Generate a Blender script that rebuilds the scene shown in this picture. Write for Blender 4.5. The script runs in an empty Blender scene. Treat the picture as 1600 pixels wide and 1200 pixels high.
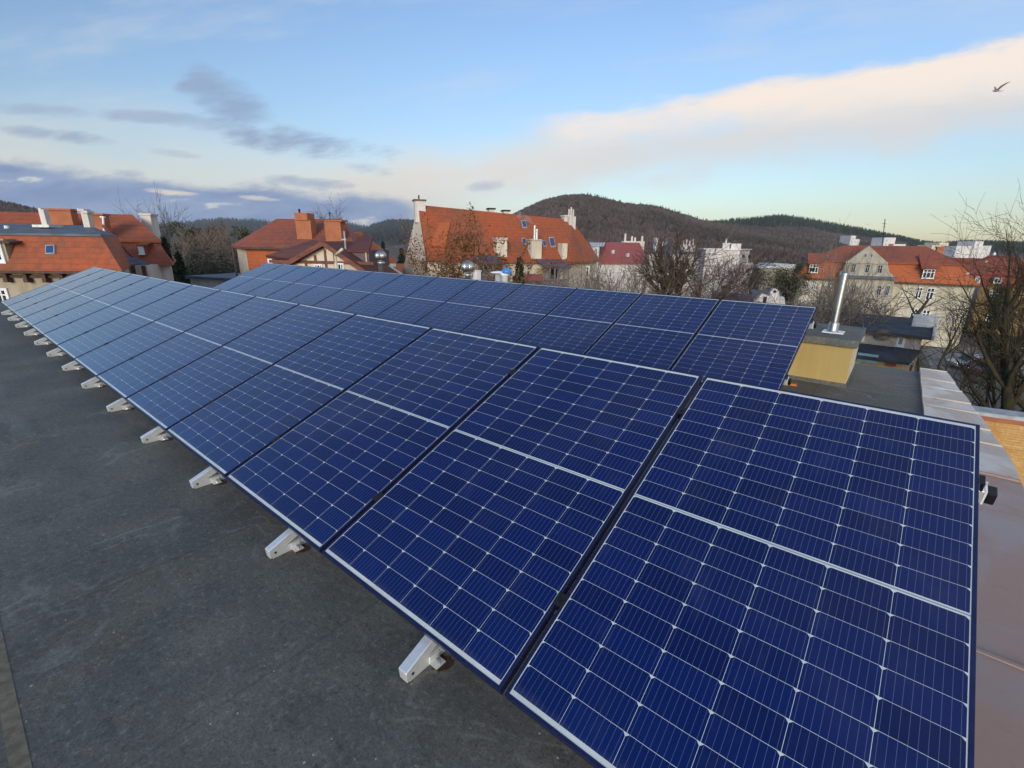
import bpy, bmesh, math, random
import numpy as np
from mathutils import Vector, Matrix

S = bpy.context.scene
COL = S.collection
R = math.radians

# ------------------------------------------------------------------ camera
H0 = 0.185                                   # lower panel edge above the roof
TILT = R(22.27)
CAM = Vector((-0.3566, -0.8352, 1.3174 + H0))
F_PX = 727.91                                # focal length for a 1600 px wide picture
RIGHT = Vector((0.7740245, 0.63302277, 0.01297093))
DOWN = Vector((0.19329259, -0.21673989, -0.95690219))
FWD = Vector((-0.60292956, 0.74317292, -0.2901206))
cam_data = bpy.data.cameras.new('camera')
cam_data.sensor_width = 36
cam_data.lens = F_PX / 1600 * 36
cam_data.clip_start = 0.05
cam_data.clip_end = 12000
cam = bpy.data.objects.new('camera', cam_data)
COL.objects.link(cam)
cam.matrix_world = Matrix(((RIGHT.x, -DOWN.x, -FWD.x, CAM.x), (RIGHT.y, -DOWN.y, -FWD.y, CAM.y),
                           (RIGHT.z, -DOWN.z, -FWD.z, CAM.z), (0, 0, 0, 1)))
S.camera = cam

HEAD = Vector((FWD.x, FWD.y, 0)).normalized()
HR = Vector((HEAD.y, -HEAD.x, 0))            # horizontal, to the right of the heading


def ray(px, py):
    return RIGHT * ((px - 800) / F_PX) + DOWN * ((py - 600) / F_PX) + FWD


def V(px, py, d):
    """world point seen at photo position px,py standing d metres away along the camera's heading"""
    r = ray(px, py)
    return CAM + r * (d / r.dot(HEAD))


def gno(px, py):
    """fixed sky coordinates (right, up) of a viewing direction, on a level tangent plane"""
    r = ray(px, py)
    h = r.dot(HEAD)
    return r.dot(HR) / h, r.z / h


# ------------------------------------------------------------------ sun, sky, exposure
SUN_EL, SUN_AZ = R(13), R(150)               # azimuth clockwise from +Y
SUN_STRENGTH, SKY_STRENGTH = 2.7, 0.15
sd = Vector((math.cos(SUN_EL) * math.sin(SUN_AZ), math.cos(SUN_EL) * math.cos(SUN_AZ), math.sin(SUN_EL)))
sun_data = bpy.data.lights.new('sun', 'SUN')
sun_data.energy = SUN_STRENGTH
sun_data.angle = R(22)
sun_data.color = (1.0, 0.90, 0.78)
sun = bpy.data.objects.new('sun', sun_data)
COL.objects.link(sun)
sun.rotation_euler = sd.to_track_quat('Z', 'Y').to_euler()
S.view_settings.view_transform = 'Standard'
S.view_settings.look = 'None'
S.view_settings.exposure = 0.0
EXP = 2 ** S.view_settings.exposure
S.view_settings.gamma = 1.0


class N:
    """tiny expression builder over shader math nodes"""
    tree = None

    def __init__(s, sock):
        s.k = sock

    @staticmethod
    def op(o, *a, clamp=False):
        n = N.tree.nodes.new('ShaderNodeMath')
        n.operation = o
        n.use_clamp = clamp
        for i, x in enumerate(a):
            if isinstance(x, N):
                N.tree.links.new(x.k, n.inputs[i])
            else:
                n.inputs[i].default_value = x
        return N(n.outputs[0])

    def __add__(s, o): return N.op('ADD', s, o)
    __radd__ = __add__
    def __sub__(s, o): return N.op('SUBTRACT', s, o)
    def __rsub__(s, o): return N.op('SUBTRACT', o, s)
    def __mul__(s, o): return N.op('MULTIPLY', s, o)
    __rmul__ = __mul__
    def __truediv__(s, o): return N.op('DIVIDE', s, o)
    def abs(s): return N.op('ABSOLUTE', s)
    def max(s, o): return N.op('MAXIMUM', s, o)
    def min(s, o): return N.op('MINIMUM', s, o)
    def floor(s): return N.op('FLOOR', s)
    def fract(s): return N.op('FRACT', s)
    def lt(s, o): return N.op('LESS_THAN', s, o)
    def gt(s, o): return N.op('GREATER_THAN', s, o)
    def mod(s, o): return N.op('FLOORED_MODULO', s, o)


def ss(x, a, b, lo=0.0, hi=1.0):
    n = N.tree.nodes.new('ShaderNodeMapRange')
    n.interpolation_type = 'SMOOTHSTEP'
    N.tree.links.new(x.k, n.inputs[0])
    n.inputs[1].default_value, n.inputs[2].default_value = a, b
    n.inputs[3].default_value, n.inputs[4].default_value = lo, hi
    return N(n.outputs[0])


def node(kind, **kw):
    n = N.tree.nodes.new(kind)
    for k, v in kw.items():
        setattr(n, k, v)
    return n


def put(sock, v):
    if isinstance(v, N):
        N.tree.links.new(v.k, sock)
    else:
        sock.default_value = v


def mixc(fac, a, b, blend='MIX'):
    n = node('ShaderNodeMix', data_type='RGBA', blend_type=blend)
    put(n.inputs[0], fac)
    for i, x in ((6, a), (7, b)):
        if isinstance(x, N):
            N.tree.links.new(x.k, n.inputs[i])
        else:
            n.inputs[i].default_value = (*x, 1)
    return N(n.outputs[2])


def noise(vec, scale, detail=4, rough=0.55, dist=0.0, dim='3D'):
    n = node('ShaderNodeTexNoise', noise_dimensions=dim)
    put(n.inputs['Vector'], vec)
    n.inputs['Scale'].default_value = scale
    n.inputs['Detail'].default_value = detail
    n.inputs['Roughness'].default_value = rough
    n.inputs['Distortion'].default_value = dist
    return N(n.outputs[0])


def xyz(vec):
    n = node('ShaderNodeSeparateXYZ')
    put(n.inputs[0], vec)
    return [N(o) for o in n.outputs]


def comb(x, y, z):
    n = node('ShaderNodeCombineXYZ')
    for i, v in enumerate((x, y, z)):
        put(n.inputs[i], v)
    return N(n.outputs[0])


def coords(kind='Object'):
    return N(node('ShaderNodeTexCoord').outputs[kind])


def build_world():
    w = bpy.data.worlds.new('World')
    S.world = w
    w.use_nodes = True
    N.tree = w.node_tree
    bg = w.node_tree.nodes['Background']
    sky = node('ShaderNodeTexSky', sky_type='NISHITA')
    sky.sun_disc = False
    sky.sun_elevation = SUN_EL
    sky.sun_rotation = SUN_AZ
    sky.altitude = 100
    sky.air_density, sky.dust_density, sky.ozone_density = 1.0, 0.6, 2.0
    base = N(sky.outputs[0])
    d = coords('Generated')
    dx, dy, dz = xyz(d)
    h = (dx * HEAD.x + dy * HEAD.y).max(0.12)
    gx = (dx * HR.x + dy * HR.y) / h
    gz = dz / h
    k = SKY_STRENGTH                        # the colours below are what the sky should show: divide the strength out
    c = lambda r, g, b: (r / k / EXP, g / k / EXP, b / k / EXP)
    # warped coordinates for ragged cloud edges
    p2 = comb(gx, gz * 2.2, 0.0)
    n1 = noise(p2, 3.2, 6, 0.58)
    sh = gz - gx * 0.13                      # sheared so that wisps run along the cloud bands
    n2 = noise(comb(gx * 1.0, sh * 4.0, 3.7), 6.0, 7, 0.62)
    n3 = noise(comb(gx * 0.6, sh * 3.6, 9.1), 2.6, 6, 0.6)
    w1 = (n1 - 0.5)
    w2 = (n2 - 0.5)

    def line(pa, pb):
        (xa, ya), (xb, yb) = gno(*pa), gno(*pb)
        s = (yb - ya) / (xb - xa)
        return gz - (gx - xa) * s - ya       # height above the line
    near_view = ss(gx, -1.75, -1.2)
    front = ss(dx * HEAD.x + dy * HEAD.y, 0.10, 0.35)
    # sky gain by direction, rising away from the left of the view
    gain = ss(gx, -1.15, 0.25, 1.15, 1.38) + ss(gx, 0.3, 1.2, 0.0, 0.10) * ss(dz, 0.1, 0.5)
    gain = gain + ss(gx * -1.0, 1.1, 1.9, 0.0, 0.45)  # unseen sky beyond the left edge brightened to lift the panels' reflections
    gain = gain * ss(gz - gx * 0.08, -0.06, 0.40, 0.76, 0.99)
    west = ss(gx * -1.0, 0.95, 1.6)  # mask for the bluer tint added to that unseen sky
    tint = comb(gain * (1.0 - west * 0.16), gain * ss(gz, 0.0, 0.4, 0.965, 0.99), gain * ss(gz, 0.05, 0.5, 0.96, 1.06) * (1.0 + west * 0.10))
    col = mixc(1.0, base, tint, 'MULTIPLY')
    # thin high veil, upper right
    veil = ss(n3 + gx * 0.10 + w2 * 0.3, 0.42, 0.75) * ss(line((400, 300), (1600, 60)), -0.05, 0.15) * 0.60
    col = mixc(veil, col, c(0.66, 0.72, 0.80))
    # broad cream haze behind the long cloud
    up = line((560, 258), (1600, 72))
    lo = line((560, 335), (1600, 206))
    g1 = ss(gx, gno(340, 300)[0], gno(620, 300)[0])
    body = ss(lo + w1 * 0.10 + w2 * 0.04, -0.045, 0.05) * ss(up * -1.0 + w1 * 0.14 + w2 * 0.05, -0.03, 0.06) * g1
    lit = ss(gx, gno(620, 300)[0], gno(1050, 300)[0])
    col = mixc(body * ss(n3 * 0.5 + n2 * 0.5, 0.28, 0.52, 0.62, 1.0) * 0.82, col, mixc(lit, c(0.88, 0.79, 0.69), c(0.79, 0.745, 0.70)))
    # its bright upper rim
    rt = line((860, 188), (1600, 62))
    rb = line((860, 218), (1600, 138))
    rim = ss(rt * -1.0 + w1 * 0.03 + w2 * 0.05, -0.012, 0.016) * ss(rb + w1 * 0.03 + w2 * 0.05, -0.040, 0.035) * ss(gx + w2 * 0.14, gno(815, 200)[0], gno(935, 200)[0])
    col = mixc(rim, col, c(1.0, 0.88, 0.78))
    # cream wash low in the middle left
    wash = ss(line((0, 190), (700, 250)) * -1.0 + w1 * 0.2, -0.08, 0.12) * ss(gx * -1.0, -gno(1000, 300)[0], -gno(600, 300)[0]) * ss(gz, -0.02, 0.06)
    col = mixc(wash * near_view * 0.75, col, c(0.80, 0.76, 0.70))
    # grey-blue bank over the left horizon
    bt = line((0, 246), (660, 322))
    bank = ss(bt * -1.0 + w1 * 0.11 + w2 * 0.05, -0.006, 0.022) * ss(gx * -1.0 + w1 * 0.15, -gno(690, 320)[0], -gno(600, 320)[0])
    bank = bank * near_view
    gap = ss(w2 + (bt + 0.045).abs() * -3.0, 0.06, 0.14)
    col = mixc(bank * (1.0 - gap * 0.8), col, mixc(ss(n2, 0.35, 0.65), c(0.215, 0.30, 0.51), c(0.31, 0.40, 0.60)))

    # loose grey cloudlets: ellipses in sky coordinates torn up by noise
    def puff(px, py, wx, wy, slope, dens):
        cx, cy = gno(px, py)
        u = (gx - cx)
        v = (gz - cy) - u * slope
        r = (u * (1 / wx)) * (u * (1 / wx)) + (v * (1 / wy)) * (v * (1 / wy))
        return ss(r * -0.42 + w1 * 1.5 + w2 * 1.7 + 0.22, -0.25, 0.35) * dens * ss(r, 3.0, 0.9)
    pf = None
    for a in ((455, 218, .20, .032, -.12, 1.0), (365, 160, .11, .048, -.5, .85), (318, 115, .06, .04, -.6, .5), (400, 180, .06, .03, -.5, .7), (250, 185, .12, .014, -.05, .6),
              (60, 172, .10, .012, -.05, .55), (110, 215, .13, .014, -.10, .75), (245, 235, .09, .010, -.12, .5),
              (572, 262, .05, .015, -.12, .9), (480, 285, .08, .012, -.05, .8), (755, 290, .045, .013, .1, .55), (200, 268, .05, .010, 0, .7)):
        q = puff(*a)
        pf = q if pf is None else pf.max(q)
    col = mixc(pf * front * 0.9, col, c(0.285, 0.37, 0.55))
    # small bright tears under the bank
    tear = None
    for a in ((265, 300, .06, .006, -.06, 1.0), (405, 310, .04, .005, -.08, .8)):
        q = puff(*a)
        tear = q if tear is None else tear.max(q)
    col = mixc(tear * front, col, c(0.80, 0.72, 0.62))
    put(bg.inputs[0], col)
    bg.inputs[1].default_value = SKY_STRENGTH


build_world()

# ------------------------------------------------------------------ materials
MATS = {}


def material(name):
    m = bpy.data.materials.new(name)
    m.use_nodes = True
    N.tree = m.node_tree
    b = m.node_tree.nodes['Principled BSDF']
    MATS[name] = m
    return m, b


def bump(b, h, strength=0.3, dist=0.01):
    n = node('ShaderNodeBump')
    n.inputs['Strength'].default_value = strength
    n.inputs['Distance'].default_value = dist
    put(n.inputs['Height'], h)
    N.tree.links.new(n.outputs[0], b.inputs['Normal'])


def plain(name, colr, rough=0.7, metal=0.0, var=0.25, scale=3.0, spec=0.5, bmp=0.0):
    """a surface with mottled colour"""
    m, b = material(name)
    p = coords()
    n = noise(p, scale, 5, 0.6)
    f = ss(n, 0.3, 0.7)
    lo = tuple(x * (1 - var) for x in colr)
    hi = tuple(min(1, x * (1 + var)) for x in colr)
    put(b.inputs['Base Color'], mixc(f, lo, hi))
    b.inputs['Roughness'].default_value = rough
    b.inputs['Metallic'].default_value = metal
    b.inputs['Specular IOR Level'].default_value = spec
    if bmp:
        bump(b, noise(p, scale * 8, 4), bmp)
    return m


def stucco(name, colr, dirt=0.35):
    """rendered wall: blotches, streaks running down, fine grain"""
    m, b = material(name)
    p = coords()
    x, y, z = xyz(p)
    big = noise(p, 0.35, 5, 0.6)
    streak = noise(comb(x * 2.2, y * 2.2, z * 0.18), 1.0, 5, 0.65)
    f = ss(big * 0.5 + streak * 0.5, 0.38, 0.62)
    d = tuple(c * (1 - dirt) * k for c, k in zip(colr, (1.0, .96, .90)))
    put(b.inputs['Base Color'], mixc(f, d, colr))
    b.inputs['Roughness'].default_value = 0.9
    b.inputs['Specular IOR Level'].default_value = 0.2
    bump(b, noise(p, 14, 4), 0.25, 0.02)
    return m


def tiles(name, colr, dull, amount=0.5, course=0.30):
    """clay roof tiles: courses, single tiles of differing tone, patches of weathering"""
    m, b = material(name)
    p = coords()
    x, y, z = xyz(p)
    big = noise(p, 0.22, 5, 0.62)
    zz = z / course
    row = zz.floor()
    fr = zz.fract()
    tone = noise(comb(x * 3.0, y * 3.0, row * 3.7), 1.0, 2, 0.5)
    f = ss(big * 0.62 + tone * 0.38, 0.66 - amount * 0.4, 0.92 - amount * 0.4)
    base = mixc(f, colr, dull)
    base = mixc(ss(tone, 0.4, 0.75) * 0.35, base, tuple(c * 0.6 for c in colr))
    edge = ss(fr, 0.20, 0.02)
    base = mixc(edge * 0.35, base, tuple(c * 0.35 for c in colr))
    put(b.inputs['Base Color'], base)
    b.inputs['Roughness'].default_value = 0.75
    b.inputs['Specular IOR Level'].default_value = 0.3
    bump(b, fr * 0.6 + tone * 0.4, 0.5, 0.04)
    return m


# roof covering of the flat roof
def make_roofing():
    m, b = material('roofing_felt')
    p = coords()
    x, y, z = xyz(p)
    big = noise(p, 0.55, 5, 0.6)
    mid = noise(p, 2.6, 6, 0.65)
    grain = noise(p, 95, 3, 0.7)
    wear = noise(comb(x * 0.35, y * 3.0, 0.0), 1.3, 5, 0.62)
    c = mixc(ss(big * 0.55 + mid * 0.45, 0.36, 0.64), (0.096, 0.094, 0.079), (0.175, 0.170, 0.141))
    c = mixc(ss(noise(p, 0.9, 4, 0.6, 0.6), 0.52, 0.72) * 0.65, c, (0.150, 0.125, 0.085))
    c = mixc(ss(wear, 0.54, 0.72) * 0.6, c, (0.22, 0.22, 0.21))
    c = mixc(ss(noise(p, 7.0, 5, 0.7), 0.52, 0.70) * 0.45, c, (0.060, 0.057, 0.052))
    c = mixc(ss(grain, 0.35, 0.75) * 0.55, c, (0.040, 0.040, 0.040))
    # tide marks of dried puddles, coarse mineral grain
    pud = noise(p, 0.8, 3, 0.5, 0.4)
    ring = ss((pud - 0.55).abs(), 0.010, 0.002) + ss((pud - 0.60).abs(), 0.007, 0.001)
    c = mixc(ring.min(1.0) * ss(mid, 0.40, 0.62) * 0.40, c, (0.26, 0.25, 0.23))
    c = mixc(ss(pud, 0.55, 0.66) * 0.35, c, (0.075, 0.070, 0.060))
    g2 = noise(p, 34, 3, 0.8)
    c = mixc(ss(g2, 0.52, 0.72) * 0.5, c, (0.26, 0.25, 0.225))
    c = mixc(ss(g2, 0.46, 0.30) * 0.5, c, (0.035, 0.034, 0.032))
    # pale grit
    vor = node('ShaderNodeTexVoronoi')
    put(vor.inputs['Vector'], p)
    vor.inputs['Scale'].default_value = 26
    dd = N(vor.outputs['Distance'])
    _sel = xyz(N(vor.outputs['Color']))[0]
    c = mixc(dd.lt(0.10) * _sel.gt(0.62) * ss(mid, 0.45, 0.6), c, (0.42, 0.42, 0.40))
    # welded sheet joints running down the roof
    seam = ((x + 0.35) / 1.0).fract()
    sm = ss((seam - 0.5).abs() + (mid - 0.5) * 0.012, 0.012, 0.0)
    c = mixc(sm * 0.35, c, (0.045, 0.045, 0.047))
    put(b.inputs['Base Color'], c)
    put(b.inputs['Roughness'], ss(mid, 0.3, 0.7, 0.62, 0.9))
    b.inputs['Specular IOR Level'].default_value = 0.35
    bump(b, grain * 0.6 + mid * 0.4 + sm * 0.2, 0.5, 0.006)
    return m


# solar cells under glass
def make_cells():
    m, b = material('solar_cells')
    p = coords()
    x, y, z = xyz(p)
    cx, cy, mx, my, half, mid = 0.1685, 0.0845, 0.0135, 0.0255, 0.845, 0.014
    up = y.gt(my + half + mid / 2)
    yy = y - my - up * (half + mid)
    inside = yy.gt(0) * yy.lt(half) * x.gt(mx) * x.lt(mx + 6 * cx)
    u = ((x - mx) / cx).fract() * cx
    v = (yy / cy).fract() * cy
    gx_ = 0.0006
    gy_ = 0.0006
    cell = u.gt(gx_) * u.lt(cx - gx_) * v.gt(gy_) * v.lt(cy - gy_)
    # chamfers on the upper corners of every half cell
    eu = u.min(cx - u)
    ev = cy - v
    cell = cell * (eu + ev).gt(0.0095)
    bus = ((u - gx_) / ((cx - 2 * gx_) / 9)).fract() - 0.5
    busm = ss(bus.abs() * ((cx - 2 * gx_) / 9), 0.00085, 0.00030)
    dots = ss(((v / cy) - 0.5).abs(), 0.46, 0.49)
    idn = noise(comb(((x - mx) / cx).floor() * 1.7, (yy / cy).floor() * 1.3, up * 5.0), 1.0, 1)
    blue = mixc(ss(idn, 0.3, 0.7), (0.0011, 0.0072, 0.064), (0.0022, 0.0115, 0.094))
    blue = mixc(busm * 0.36, blue, (0.20, 0.24, 0.36))
    white = mixc(ss(noise(p, 6, 3), 0.3, 0.7), (0.50, 0.54, 0.53), (0.58, 0.62, 0.59))
    col = mixc(cell * inside, white, blue)
    # ribbons in the middle joint
    rb = ss((y - my - half - mid / 2).abs(), 0.0035, 0.0020)
    col = mixc(rb * 0.75, col, (0.12, 0.17, 0.25))
    dust = noise(comb(x * 3.0, y * 1.2, 0.0), 2.0, 5, 0.65)
    obi = node('ShaderNodeObjectInfo')
    col = mixc(ss(dust, 0.50, 0.80) * (0.015 + N(obi.outputs['Random']) * 0.04), col, (0.34, 0.35, 0.36))
    # dirt washed down to the lower frame
    low = ss(y + (dust - 0.5) * 0.10, 0.05, 0.012) * 0.10
    col = mixc(low, col, (0.22, 0.20, 0.17))
    put(b.inputs['Base Color'], col)
    b.inputs['Roughness'].default_value = 0.10
    b.inputs['IOR'].default_value = 1.80
    b.inputs['Specular IOR Level'].default_value = 0.5
    # antireflective glass: weak mirror face on, strong at a glance
    lw = node('ShaderNodeLayerWeight')
    put(b.inputs['Specular IOR Level'], ss(N(lw.outputs['Facing']), 0.38, 0.82, 0.22, 1.0))
    # dust film
    put(b.inputs['Roughness'], ss(noise(p, 5, 4), 0.3, 0.7, 0.09, 0.16))
    return m


make_roofing()
make_cells()
plain('frame_alu', (0.020, 0.028, 0.095), 0.34, 0.6, 0.15, 20)
plain('bare_alu', (0.80, 0.81, 0.80), 0.36, 0.55, 0.12, 9)
plain('clamp_black', (0.012, 0.012, 0.014), 0.45, 0.2, 0.2, 30)
plain('black_plastic', (0.008, 0.008, 0.009), 0.4, 0, 0.2, 30)
plain('tan_felt', (0.150, 0.128, 0.088), 0.9, 0.0, 0.25, 30)
plain('zinc', (0.52, 0.52, 0.50), 0.35, 0.8, 0.25, 12)
plain('rust_stain', (0.045, 0.018, 0.012), 0.85, 0, 0.5, 40)
plain('orange_timber', (0.42, 0.16, 0.05), 0.7, 0, 0.3, 14)
plain('steel', (0.46, 0.45, 0.42), 0.40, 1.0, 0.10, 6)
plain('white_metal', (0.74, 0.75, 0.76), 0.45, 0.0, 0.1, 5)
plain('blue_paint', (0.05, 0.22, 0.62), 0.4, 0.0, 0.2, 9)
plain('cream_plastic', (0.60, 0.50, 0.36), 0.6, 0.0, 0.2, 7)
plain('grey_paint', (0.34, 0.35, 0.36), 0.7, 0.0, 0.25, 3)
plain('window_frame', (0.72, 0.73, 0.72), 0.55, 0.0, 0.06, 2)
plain('dark_roof', (0.045, 0.052, 0.062), 0.75, 0.0, 0.35, 0.9, 0.35, 0.2)
plain('slate', (0.085, 0.10, 0.125), 0.6, 0.0, 0.3, 1.5)
plain('timber_brown', (0.085, 0.045, 0.028), 0.8, 0.0, 0.35, 4)
plain('timber_red', (0.16, 0.055, 0.035), 0.8, 0.0, 0.3, 3)
plain('purple_roof', (0.105, 0.065, 0.078), 0.65, 0.0, 0.3, 2)
plain('dark_void', (0.02, 0.018, 0.017), 0.9, 0.0, 0.4, 2)
plain('lattice_grey', (0.17, 0.15, 0.14), 0.9, 0.0, 0.5, 5)
plain('light_flashing', (0.55, 0.55, 0.54), 0.5, 0.4, 0.2, 4)
plain('brick_orange', (0.36, 0.125, 0.056), 0.85, 0.0, 0.16, 1.2)
plain('turquoise_sheet', (0.19, 0.32, 0.34), 0.5, 0.0, 0.2, 2)
plain('red_paint', (0.28, 0.02, 0.03), 0.6, 0.0, 0.2, 2)
plain('pale_green_blind', (0.26, 0.28, 0.17), 0.7, 0.0, 0.15, 3)
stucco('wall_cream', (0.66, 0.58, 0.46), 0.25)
stucco('wall_white', (0.66, 0.62, 0.58), 0.25)
stucco('wall_tan', (0.42, 0.36, 0.27), 0.30)
stucco('wall_grey', (0.46, 0.42, 0.33), 0.40)
stucco('wall_pale', (0.60, 0.56, 0.43), 0.30)
stucco('wall_ochre', (0.42, 0.27, 0.11), 0.40)
stucco('wall_pink', (0.62, 0.54, 0.48), 0.30)
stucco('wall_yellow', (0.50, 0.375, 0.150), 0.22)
stucco('block_white', (0.70, 0.67, 0.64), 0.2)
stucco('block_cream', (0.66, 0.58, 0.42), 0.2)
tiles('tile_orange', (0.38, 0.092, 0.034), (0.21, 0.085, 0.048), 0.60)
tiles('tile_bright', (0.43, 0.118, 0.042), (0.33, 0.10, 0.045), 0.3)
tiles('tile_dull', (0.33, 0.088, 0.045), (0.16, 0.075, 0.055), 0.6)
tiles('tile_red', (0.33, 0.085, 0.078), (0.24, 0.085, 0.080), 0.5)
tiles('tile_grey', (0.22, 0.14, 0.10), (0.13, 0.10, 0.085), 0.6)
tiles('tile_brown', (0.13, 0.05, 0.042), (0.09, 0.05, 0.05), 0.5)


def make_glass():
    m, b = material('window_glass')
    put(b.inputs['Base Color'], mixc(ss(noise(coords(), 0.7, 2), 0.4, 0.6), (0.010, 0.012, 0.015), (0.045, 0.045, 0.045)))
    b.inputs['Roughness'].default_value = 0.06
    b.inputs['Specular IOR Level'].default_value = 0.6
    m, b = material('skylight_glass')
    b.inputs['Base Color'].default_value = (0.05, 0.12, 0.26, 1)
    put(b.inputs['Roughness'], ss(noise(coords(), 3, 2), 0.3, 0.7, 0.05, 0.12))
    b.inputs['Metallic'].default_value = 0.5


make_glass()


def make_coping(name, a0, a1):
    m, b = material(name)
    p = coords()
    x, y, z = xyz(p)
    n = noise(p, 2.2, 5, 0.6, 0.5)
    n2 = noise(p, 14, 4, 0.6)
    c = mixc(ss(n, 0.42, 0.60), a0, a1)
    c = mixc(ss(n2, 0.60, 0.72) * 0.35, c, (0.15, 0.12, 0.105))
    put(b.inputs['Base Color'], c)
    put(b.inputs['Roughness'], ss(n, 0.42, 0.60, 0.60, 0.33))
    b.inputs['IOR'].default_value = 1.6
    bump(b, n * 0.7 + n2 * 0.3, 0.25, 0.02)


make_coping('coping_metal', (0.34, 0.215, 0.170), (0.29, 0.215, 0.20))
make_coping('sheen_coping_metal', (0.50, 0.41, 0.33), (0.55, 0.49, 0.42))  # paler base colour stands in for sky reflected at a grazing angle


def make_brick():
    m, b = material('yellow_brick')
    p = coords()
    x, y, z = xyz(p)
    t = node('ShaderNodeTexBrick')
    put(t.inputs['Vector'], comb(x + y, z, 0.0))
    t.inputs['Color1'].default_value = (0.45, 0.235, 0.065, 1)
    t.inputs['Color2'].default_value = (0.50, 0.285, 0.09, 1)
    t.inputs['Mortar'].default_value = (0.52, 0.33, 0.13, 1)
    t.inputs['Scale'].default_value = 1.0
    t.inputs['Mortar Size'].default_value = 0.012
    t.inputs['Brick Width'].default_value = 0.27
    t.inputs['Row Height'].default_value = 0.085
    n = noise(p, 1.1, 6, 0.65)
    c = mixc(ss(n, 0.48, 0.62) * 0.55, N(t.outputs[0]), (0.40, 0.17, 0.045))
    c = mixc(ss(noise(comb(x * 2.0, y * 2.0, z * 5.0), 1.6, 5, 0.7), 0.50, 0.66) * 0.65, c, (0.62, 0.44, 0.20))
    c = mixc(ss(noise(p, 5.0, 4, 0.7), 0.60, 0.72) * 0.5, c, (0.26, 0.12, 0.04))
    put(b.inputs['Base Color'], c)
    b.inputs['Roughness'].default_value = 0.9
    bump(b, N(t.outputs[1]) * -0.4 + n, 0.4, 0.02)


make_brick()


def make_bark(name, a, bb, moss=0.0):
    m, b = material(name)
    p = coords()
    x, y, z = xyz(p)
    n = noise(comb(x * 6, y * 6, z * 1.2), 1.0, 5, 0.65)
    c = mixc(ss(n, 0.35, 0.65), a, bb)
    if moss:
        c = mixc(ss(noise(p, 1.2, 4), 0.45, 0.6) * moss, c, (0.055, 0.062, 0.022))
    put(b.inputs['Base Color'], c)
    b.inputs['Roughness'].default_value = 0.95
    b.inputs['Specular IOR Level'].default_value = 0.1
    bump(b, n, 0.5, 0.03)


make_bark('bark_dark', (0.035, 0.026, 0.018), (0.075, 0.058, 0.040), 0.5)
make_bark('bark_brown', (0.060, 0.042, 0.032), (0.115, 0.082, 0.062))
make_bark('bark_grey', (0.12, 0.105, 0.090), (0.22, 0.19, 0.16))
make_bark('bark_birch', (0.20, 0.16, 0.12), (0.42, 0.36, 0.29))
make_bark('twig_purple', (0.085, 0.058, 0.054), (0.150, 0.104, 0.094))
make_bark('twig_pale', (0.150, 0.115, 0.090), (0.235, 0.190, 0.150))


def leafy(name, a, bb, scale=2.0, through=0.0):
    m, b = material(name)
    c = mixc(ss(noise(coords(), scale, 5, 0.65), 0.35, 0.65), a, bb)
    put(b.inputs['Base Color'], c)
    b.inputs['Roughness'].default_value = 0.8
    b.inputs['Specular IOR Level'].default_value = 0.2
    if through:                              # thin twigs let light past them
        t = node('ShaderNodeBsdfTranslucent')
        put(t.inputs[0], c)
        x = node('ShaderNodeMixShader')
        x.inputs[0].default_value = through
        N.tree.links.new(b.outputs[0], x.inputs[1])
        N.tree.links.new(t.outputs[0], x.inputs[2])
        N.tree.links.new(x.outputs[0], m.node_tree.nodes['Material Output'].inputs[0])


leafy('needles_dark', (0.010, 0.022, 0.012), (0.035, 0.055, 0.024))
leafy('needles_olive', (0.030, 0.036, 0.014), (0.075, 0.075, 0.028))
leafy('hedge_green', (0.015, 0.034, 0.024), (0.040, 0.062, 0.038))
leafy('leaf_rust', (0.10, 0.045, 0.020), (0.21, 0.105, 0.045), 3)
leafy('forest_brown', (0.115, 0.084, 0.070), (0.205, 0.155, 0.129), 0.012, 0.5)
leafy('forest_far', (0.034, 0.042, 0.038), (0.070, 0.068, 0.060), 0.006, 0.4)
leafy('forest_pine', (0.014, 0.028, 0.012), (0.042, 0.060, 0.022), 0.02, 0.3)


def make_ground():
    m, b = material('town_ground')
    p = coords()
    n = noise(p, 0.03, 6, 0.6)
    n2 = noise(p, 0.6, 5, 0.6)
    c = mixc(ss(n, 0.40, 0.60), (0.075, 0.068, 0.050), (0.085, 0.082, 0.078))
    c = mixc(ss(n2, 0.5, 0.7) * 0.6, c, (0.15, 0.12, 0.085))
    put(b.inputs['Base Color'], c)
    b.inputs['Roughness'].default_value = 0.95
    m, b = material('hill_soil')
    c = mixc(ss(noise(coords(), 0.015, 6, 0.6), 0.40, 0.60), (0.060, 0.042, 0.034), (0.095, 0.068, 0.055))
    put(b.inputs['Base Color'], c)
    b.inputs['Roughness'].default_value = 1.0
    m, b = material('street_paving')
    c = mixc(ss(noise(coords(), 0.8, 6, 0.6), 0.40, 0.60), (0.13, 0.125, 0.12), (0.22, 0.21, 0.20))
    put(b.inputs['Base Color'], c)
    b.inputs['Roughness'].default_value = 0.9


make_ground()


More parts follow.
